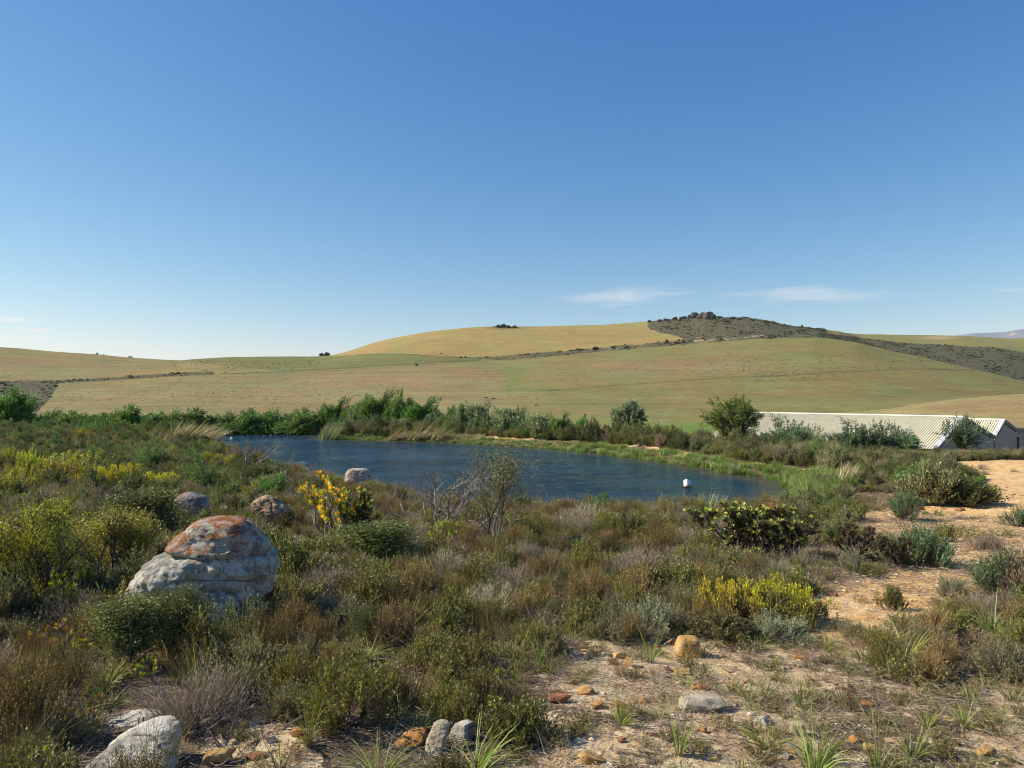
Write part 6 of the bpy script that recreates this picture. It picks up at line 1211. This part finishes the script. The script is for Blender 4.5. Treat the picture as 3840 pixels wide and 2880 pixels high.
for i in order:
    X, Y, px, py, d = Xc[i], Yc[i], pxc[i], pyc[i], dc[i]
    if d < .5 or tr_[i] or cl_[i]: continue
    far = Y > cyc[i] + 1.0
    if far and not (px < 1150): 
        if Y > cyc[i] + 5: continue
    if Y > 79: continue
    if px > 1500 and Y > 30 and d < 2.1: continue
    if d < 1.2 and Y > 30 and px > 1200: continue
    if px < 1150 and Y > 66: z = 'farband'
    elif px > 1150 and Y > 30 and Y > cyc[i] - 24 and d < 40 and px < 3150 and (Y > cv([(1150, 55), (1900, 50), (2600, 36), (3150, 30)], px)): z = 'bank'
    elif px > 2950 and py < 2150: z = 'right'
    elif px < 1050 and Y > 22: z = 'leftfar'
    elif px < 1020 and Y > 7.6: z = 'left'
    elif py < 2350 and px < 3100: z = 'rust' if (px > 1850 and py < 2320) else 'centre'
    elif px < 1300: z = 'lowleft'
    elif px < 2300 or px < 3000 and py < 2430: z = 'lowmid'
    else: z = 'rightnear'
    if z == 'right' and Y < 13: z = 'rightnear'
    ws, s0 = ZK[z]; ws = dict(ws)
    # drift of species in patches
    for q, k_ in enumerate(ws): ws[k_] = ws[k_] * math.exp(2.2 * math.sin(cn1[i] * 9 + q * 1.9) )
    kd = choose(ws); R0, H0 = RK[kd]; sc = s0 * rs2.uniform(.7, 1.25) * (1 if not kd.startswith('b') or kd == 'brown' else 1.0)
    if z == 'right' and not kd.startswith('b'): sc *= 1.5
    if z == 'left' and not (kd.startswith('b') and kd != 'brown'): sc *= 1.5
    lim = top_limit(px, Y, X, d)
    if lim > 0:
        maxh = (YH - lim) / F * Y - Zc[i]
        if maxh < .06: continue
        sc = min(sc, maxh / H0)
        if sc < .22: continue
        if sc < .45 and kd.startswith('b') and kd != 'brown': kd = 'olive'; R0, H0 = RK[kd]; sc = min(.7, maxh / H0)
    if py > 2880 + 300: continue
    if Y < 3.6: sc *= .6
    rad = R0 * sc; sl = .80 if Y < 20 else .76
    if d_tr[i] < rad * .55 and rs2.random() < .7: continue
    if not free(X, Y, rad, sl): continue
    occupy(X, Y, rad); placed.append((X, Y, Zc[i], kd, sc, rs2.random() * 6.28, int(rs2.integers(0, 3)), px, py))
# sparse plants in the clearing and on the track
CL = []
for i in rs2.permutation(len(Yc))[:115000]:
    X, Y, px, py, d = Xc[i], Yc[i], pxc[i], pyc[i], dc[i]
    if not (cl_[i] or tr_[i]) or Y > 42: continue
    t_ = tr_[i]; dens = (.035 if t_ else .62) * (1 + 1.6 * cn1[i]) * (1.0 if Y < 8 else .8)
    if px > 2800 and not t_: dens *= 2.2
    if rs2.random() > dens: continue
    kd = choose({'tufts': 4, 'low': 4, 'lowdry': 3.0, 'tuft': .8, 'wisp': 1.2, 'grey': .22, 'restio': .15, 'purple': .25}) if not t_ else choose({'low': 3, 'lowdry': 4, 'tufts': 2, 'purple': .5})
    sc = rs2.uniform(.5, 1.0); rad = {'tufts': .07, 'low': .10, 'lowdry': .10, 'tuft': .12, 'wisp': .1, 'grey': .28, 'restio': .16, 'purple': .25}[kd] * sc
    if not free(X, Y, rad, .75): continue
    occupy(X, Y, rad); CL.append((X, Y, Zc[i], kd, sc, rs2.random() * 6.28, int(rs2.integers(0, 3)), px, py))
# understorey between the shrubs
US = []
sel = rs2.permutation(len(Yc))
for i in sel[:90000]:
    X, Y, px, py, d = Xc[i], Yc[i], pxc[i], pyc[i], dc[i]
    if d < .6 or cl_[i] or Y > 45 or (Y > cyc[i] + 3) or (tr_[i]) or (px > 1500 and Y > 30 and d < 2): continue
    if rs2.random() > (.34 if Y < 16 else .2) or (Y < 6 and top_limit(px, Y, X, d) > 0): continue
    kd = choose({'low': 3, 'lowdry': 4, 'tufts': 1.5, 'wisp': 1.2}); US.append((X, Y, Zc[i], kd, rs2.uniform(.8, 1.7) * (1.25 if Y > 16 else 1), rs2.random() * 6.28, int(rs2.integers(0, 3)), px, py))
print('scrub', len(placed), 'clearing', len(CL), 'under', len(US))

proto_cols = {}
def proto_col(key, meshes):
    if key not in proto_cols:
        c = bpy.data.collections.new(key + '_forms')
        for me in meshes: c.objects.link(bpy.data.objects.new(me.name, me))
        proto_cols[key] = c
    return proto_cols[key]
def stuff(name, key, meshes, pts, label, cat_, kind='stuff'):
    """one object that repeats small plants or stones at many points"""
    if not len(pts): return
    col = proto_col(key, meshes); n = len(pts); me = bpy.data.meshes.new(name); me.vertices.add(n)
    me.vertices.foreach_set('co', np.array([p[0] for p in pts], np.float32).reshape(-1))
    for an, ty, idx, pr_ in (('scl', 'FLOAT_VECTOR', 1, 'vector'), ('rot', 'FLOAT_VECTOR', 2, 'vector'), ('pick', 'INT', 3, 'value')):
        a = me.attributes.new(an, ty, 'POINT'); a.data.foreach_set(pr_, np.array([p[idx] for p in pts], np.float32 if ty != 'INT' else np.int32).reshape(-1))
    o = link(name, me); tag(o, label, cat_, None, kind)
    ng = bpy.data.node_groups.new(name, 'GeometryNodeTree'); ng.interface.new_socket('Geometry', in_out='INPUT', socket_type='NodeSocketGeometry'); ng.interface.new_socket('Geometry', in_out='OUTPUT', socket_type='NodeSocketGeometry')
    gi, go = ng.nodes.new('NodeGroupInput'), ng.nodes.new('NodeGroupOutput'); iop = ng.nodes.new('GeometryNodeInstanceOnPoints'); ci = ng.nodes.new('GeometryNodeCollectionInfo')
    ci.inputs['Collection'].default_value = col; ci.inputs['Separate Children'].default_value = True; ci.inputs['Reset Children'].default_value = True
    def na(nm, dt): q = ng.nodes.new('GeometryNodeInputNamedAttribute'); q.data_type = dt; q.inputs[0].default_value = nm; return q.outputs[0]
    iop.inputs['Pick Instance'].default_value = True
    ng.links.new(gi.outputs[0], iop.inputs['Points']); ng.links.new(ci.outputs[0], iop.inputs['Instance']); ng.links.new(na('pick', 'INT'), iop.inputs['Instance Index'])
    e2r = ng.nodes.new('FunctionNodeEulerToRotation'); ng.links.new(na('rot', 'FLOAT_VECTOR'), e2r.inputs[0]); ng.links.new(e2r.outputs[0], iop.inputs['Rotation']); ng.links.new(na('scl', 'FLOAT_VECTOR'), iop.inputs['Scale'])
    ng.links.new(iop.outputs[0], go.inputs[0]); m = o.modifiers.new('spread', 'NODES'); m.node_group = ng; return o

# the individually visible shrubs are objects of their own, the rest of the cover is one object per kind
shr = sorted([p for p in placed if p[3] not in ('tuft',)], key=lambda p: -RK[p[3]][1] * p[4] / p[1])
inframe = lambda p: -60 < p[7] < 3900 and p[8] - RK.get(p[3], (0, .3))[1] * p[4] / p[1] * F < 2870
ind = [p for p in shr if inframe(p)][:260]; ids = {id(p) for p in ind}
for p in ind:
    o = put(K[p[3]], (p[0], p[1], p[2] - .02), p[5], p[4], None, plural(K[p[3]].words) + ' of the near scrub', p[6]); pending.append((o, K[p[3]].words, p[0], p[1]))
tf = sorted([p for p in CL if inframe(p)] + [p for p in placed if p[3] == 'tuft' and inframe(p)], key=lambda p: -p[4] / p[1]); tfi = [p for p in tf if p[3] in ('tufts', 'tuft', 'wisp', 'low', 'lowdry', 'grey', 'restio', 'purple')][:110]
for p in tfi:
    o = put(K[p[3]], (p[0], p[1], p[2] - .01), p[5], p[4], None, plural(K[p[3]].words) + ' in the clearing', p[6]); pending.append((o, K[p[3]].words, p[0], p[1])); ids.add(id(p))
rest = {}
for p in placed + CL:
    if id(p) not in ids: rest.setdefault(p[3], []).append(p)
for p in US: rest.setdefault(p[3] + '|u', []).append(p)
for key, lst in rest.items():
    k_ = key.split('|')[0]; kd = K[k_]; nv = len(kd.gens)
    pts = [((p[0], p[1], p[2] - .02), (p[4], p[4], p[4] * (1 + .15 * math.sin(p[5] * 7))), (0.08 * math.sin(p[5] * 3), .08 * math.cos(p[5] * 5), p[5]), p[6] % nv) for p in lst]
    nm = {'low': 'ground_herbs', 'lowdry': 'dry_ground_herbs', 'tufts': 'short_grass', 'tuft': 'long_grass', 'wisp': 'dry_grass'}.get(k_, kd.name.replace('_shrub', '_scrub').replace('_bush', '_scrub'))
    stuff(('understorey_' if key.endswith('|u') else '') + nm, k_, [kd.joined(v) for v in range(nv)], pts, ('mass of ' + kd.words + 's in the low understorey' if key.endswith('|u') else 'mass of ' + kd.words + 's covering the land round the pond'), 'scrub')

# reeds fringing the water
pts = []; per = [(POND[i], POND[(i + 1) % len(POND)]) for i in range(len(POND))]
for (a, b) in per:
    ln = math.hypot(b[0] - a[0], b[1] - a[1]); mx_p = XC + F * ((a[0] + b[0]) / 2) / ((a[1] + b[1]) / 2); my = (a[1] + b[1]) / 2
    farside = my > 30 or mx_p > 2900
    for _ in range(int(ln * (7.5 if farside else 2.2))):
        t = rs2.random(); off = rs2.uniform(-.35, 1.5) if farside else rs2.uniform(0, .8)
        nx, ny = norm(np.array([b[1] - a[1], -(b[0] - a[0])])); X = a[0] + (b[0] - a[0]) * t; Y = a[1] + (b[1] - a[1]) * t
        if pond_d(np.array([X + nx * .3]), np.array([Y + ny * .3]))[0] < 0: nx, ny = -nx, -ny
        X += nx * off; Y += ny * off; hsc = rs2.uniform(.45, 1.0) * (.75 if mx_p < 2000 else 1.0) * (1.35 if mx_p > 2850 else 1) * (.75 if not farside else 1)
        pts.append(((X, Y, max(float(ground(X, Y, False)), WATER - .1) - .03), (hsc * 1.1, hsc * 1.1, hsc), (0, 0, rs2.random() * 6.28), int(rs2.integers(0, 3))))
for _ in range(430):      # dense green bed at the right end
    x = rs2.uniform(2985, 3130); y = rs2.uniform(1790, 1915); X, Y, Z = ghit(x, y); 
    if abs(x - 3040) < 90: pts.append(((X, Y, Z - .03), (1, 1, rs2.uniform(.6, 1.15)), (0, 0, rs2.random() * 6.28), int(rs2.integers(0, 3))))
stuff('shore_reeds', 'reed', [K['reed'].joined(v) for v in range(3)], pts, 'bright green reeds fringing the pond', 'reeds')
pts = []
for _ in range(420):
    x = rs2.choice([rs2.uniform(1180, 1800), rs2.uniform(560, 1180), rs2.uniform(1800, 3100)], p=[.45, .3, .25]); Yd = cv([(560, 66), (760, 72.5), (1190, 72.5), (1240, 69), (1500, 64.5), (1900, 57), (2600, 41.5), (3100, 36)], x) + rs2.uniform(-.5, 1.8)
    X = float(U(x)) * Yd
    if pond_d(np.array([X]), np.array([Yd]))[0] < .2: continue
    pts.append(((X, Yd, float(ground(X, Yd)) - .03), (1, 1, rs2.uniform(.5, 1.1) * (.6 if x > 1800 else .9)), (0, 0, rs2.uniform(-.5, .5)), int(rs2.integers(0, 2))))
stuff('bank_grass', 'flow', [K['flow'].joined(v) for v in range(2)], pts, 'straw-coloured grass along the foot of the far bank', 'grass')

# pebbles, gravel and twig litter
peb = []
for i in range(5):
    r = np.random.default_rng(900 + i); bm = bmesh.new(); bmesh.ops.create_icosphere(bm, subdivisions=2, radius=.5)
    v = np.array([x.co[:] for x in bm.verts])
    for _ in range(5): n = norm(r.normal(size=3)); c = r.uniform(.25, .42); v = v - np.maximum(v @ n - c, 0)[:, None] * n
    v = v * [1, r.uniform(.6, .9), r.uniform(.35, .6)]
    for x, c in zip(bm.verts, v): x.co = c
    me = bpy.data.meshes.new('pebble'); bm.to_mesh(me); bm.free(); col_ = [(.62, .55, .43), (.55, .36, .17), (.46, .24, .10), (.60, .47, .30), (.38, .31, .24)][i]
    at = me.color_attributes.new('col', 'FLOAT_COLOR', 'POINT'); at.data.foreach_set('color', np.tile(np.array([*col_, 1], np.float32), len(me.vertices))); me.materials.append(M_PEB); peb.append(me)
pts, lit = [], []
for i in rs2.permutation(len(Yc)):
    if len(pts) > 13500: break
    if not (cl_[i] or tr_[i]) or Yc[i] > 30: continue
    for _ in range(9 if Yc[i] < 9 else 4):
        X = Xc[i] + rs2.normal() * .25; Y = Yc[i] + rs2.normal() * .25; s_ = min(.004 + rs2.exponential(.007), .06) * (1.0 if Y < 9 else 1.8); pts.append(((X, Y, 0), (s_ * 1.3, s_ * 1.3, s_ * 1.3), (0, 0, rs2.random() * 6.28), int(rs2.choice(5, p=[.34, .16, .12, .26, .12]))))
zz_ = ground(np.array([p[0][0] for p in pts]), np.array([p[0][1] for p in pts])); pts = [((p[0][0], p[0][1], float(z) + p[1][0] * .12), *p[1:]) for p, z in zip(pts, zz_)]
stuff('gravel', 'pebble', peb, pts, 'loose pale and rusty gravel scattered over the sand', 'gravel')
tw = []
for i in range(4):
    r = np.random.default_rng(950 + i); segs = []
    for q in range(9):
        p = np.array([*(r.normal(size=2) * .10), r.uniform(.002, .02)]); a = r.random() * 6.28; d = np.array([math.cos(a), math.sin(a), r.normal() * .12]); ln = r.uniform(.05, .16)
        for t in range(3): p2 = p + d * ln / 3; p2[2] = max(p2[2], .002); segs.append((p, p2, .0016, .0013)); p = p2; d = norm(d + r.normal(size=3) * .3)
    Q = seg_quads(segs); lq = r.normal(size=(40, 3)) * [.12, .12, 0] + [0, 0, .004]; dd = norm(r.normal(size=(40, 3)) * [1, 1, .15]); LQ = leaf_quads(lq, dd, norm(r.normal(size=(40, 3)) * [.3, .3, 1]), np.full(40, .016), np.full(40, .005))
    c1 = np.tile([.24, .19, .15], (len(Q), 1)) * (1 + .3 * r.normal(size=(len(Q), 1))).clip(.5, 1.6); c2 = np.tile([.20, .13, .08], (40, 1)) * (1 + .3 * r.normal(size=(40, 1))).clip(.5, 1.6)
    tw.append(mesh_quads('twig_litter', np.concatenate([Q, LQ]), np.concatenate([c1, c2]), [M_WOOD]))
lit = []
for i in rs2.permutation(len(Yc)):
    if len(lit) > 16000: break
    if Yc[i] > 20 or dc[i] < .5: continue
    if cl_[i] and rs2.random() > (.8 if pxc[i] < 2800 else 1.2) + .5 * cn2[i]: continue
    if tr_[i] and rs2.random() > .25: continue
    lit.append(((Xc[i], Yc[i], Zc[i] + .004), (1.3,) * 3 if Yc[i] < 9 else (2.0,) * 3, (0, 0, rs2.random() * 6.28), int(rs2.integers(0, 4))))
stuff('twig_litter', 'twigs', tw, lit, 'dry twigs and fallen leaf litter on the ground', 'litter')

# scrub and tufts on the far hills
jj, ii = np.nonzero((HMASK[1:-1, 1:-1, 0] > .3) & (HR[1:-1, 1:-1] < 1500) & (HR[1:-1, 1:-1] > 150) & (np.abs(HU[1:-1, 1:-1]) < .8)); jj += 1; ii += 1
area = (HR[jj, ii] ** 2) * .0016 * 8; pr_ = (HR[jj, ii] * (rr[np.minimum(jj + 1, len(rr) - 1)] - rr[jj])); pr_ = pr_ / HR[jj, ii] ** 1.6; pr_ /= pr_.sum(); n_ = 10000; pk = rs2.choice(len(jj), n_, p=pr_); pts = []
for q in pk:
    j, i = jj[q], ii[q]; R = HR[j, i] + rs2.uniform(-.5, .5) * (rr[j + 1] - rr[j]); u_ = HU[j, i] + rs2.uniform(-.5, .5) * .0016; x_ = XC + F * u_; s_ = min(.22 + rs2.exponential(.33), 1.5) * R / 1000 * (.8 + .5 * math.sin(u_ * 90) * math.cos(R / 37))
    pts.append(((u_ * R, R, hillz(x_, R) - .15 * s_), (s_ * 1.5, s_ * 1.5, s_ * 1.25), (0, 0, rs2.random() * 6.28), int(rs2.integers(0, 3))))
stuff('hill_scrub', 'hillscrub', [K['hillscrub'].joined(v) for v in range(3)], pts, 'dark fynbos scrub covering the rocky hill and field boundaries', 'scrub')
pts = []
for _ in range(1500):
    sel_ = rs2.random()
    if sel_ < .40: x, y = rs2.normal(850, 420), rs2.normal(1500, 34)
    elif sel_ < .62: x, y = rs2.normal(3000, 260), rs2.normal(1372, 22)
    elif sel_ < .8: x, y = rs2.uniform(640, 1200), rs2.uniform(1350, 1390)
    elif sel_ < .9: x, y = rs2.normal(2820, 180), cv(LINE2, rs2.normal(2820, 180)) - rs2.exponential(8)
    else: x, y = rs2.uniform(0, 3840), rs2.uniform(1380, 1560)
    if not (-80 < x < 3900) or y > 1580 or y < cv(SKYL, x) + 3: continue
    X, Y, Z = hhit(x, y); s_ = rs2.uniform(.12, .42) * (Y / 600); pts.append(((X, Y, Z - .05), (s_ * 1.4, s_ * 1.4, s_ * .8), (0, 0, rs2.random() * 6.28), int(rs2.integers(0, 3))))
stuff('field_tufts', 'hillscrub', None, pts, 'small dark tufts dotted over the far pastures', 'tufts')
finish_labels()
print('objects', len(bpy.data.objects), 'tris', sum(len(m.polygons) for m in bpy.data.meshes) * 2)
# ------------------------------------------------------------------ thin air between here and the far hills
hm, hnt, hout = mat_new('air'); pv = N(hnt, 'ShaderNodeVolumePrincipled'); pv.inputs['Color'].default_value = (.88, .93, 1, 1); pv.inputs['Density'].default_value = 3e-5; pv.inputs['Anisotropy'].default_value = .2
hnt.links.new(pv.outputs[0], hout.inputs['Volume'])
bm = bmesh.new(); box(bm, (0, 0, 400 - 75), (34000, 34000, 800)); haze = bm_obj('haze', bm, hm); tag(haze, 'thin pale haze in the air over the hills', 'haze', None, 'stuff')
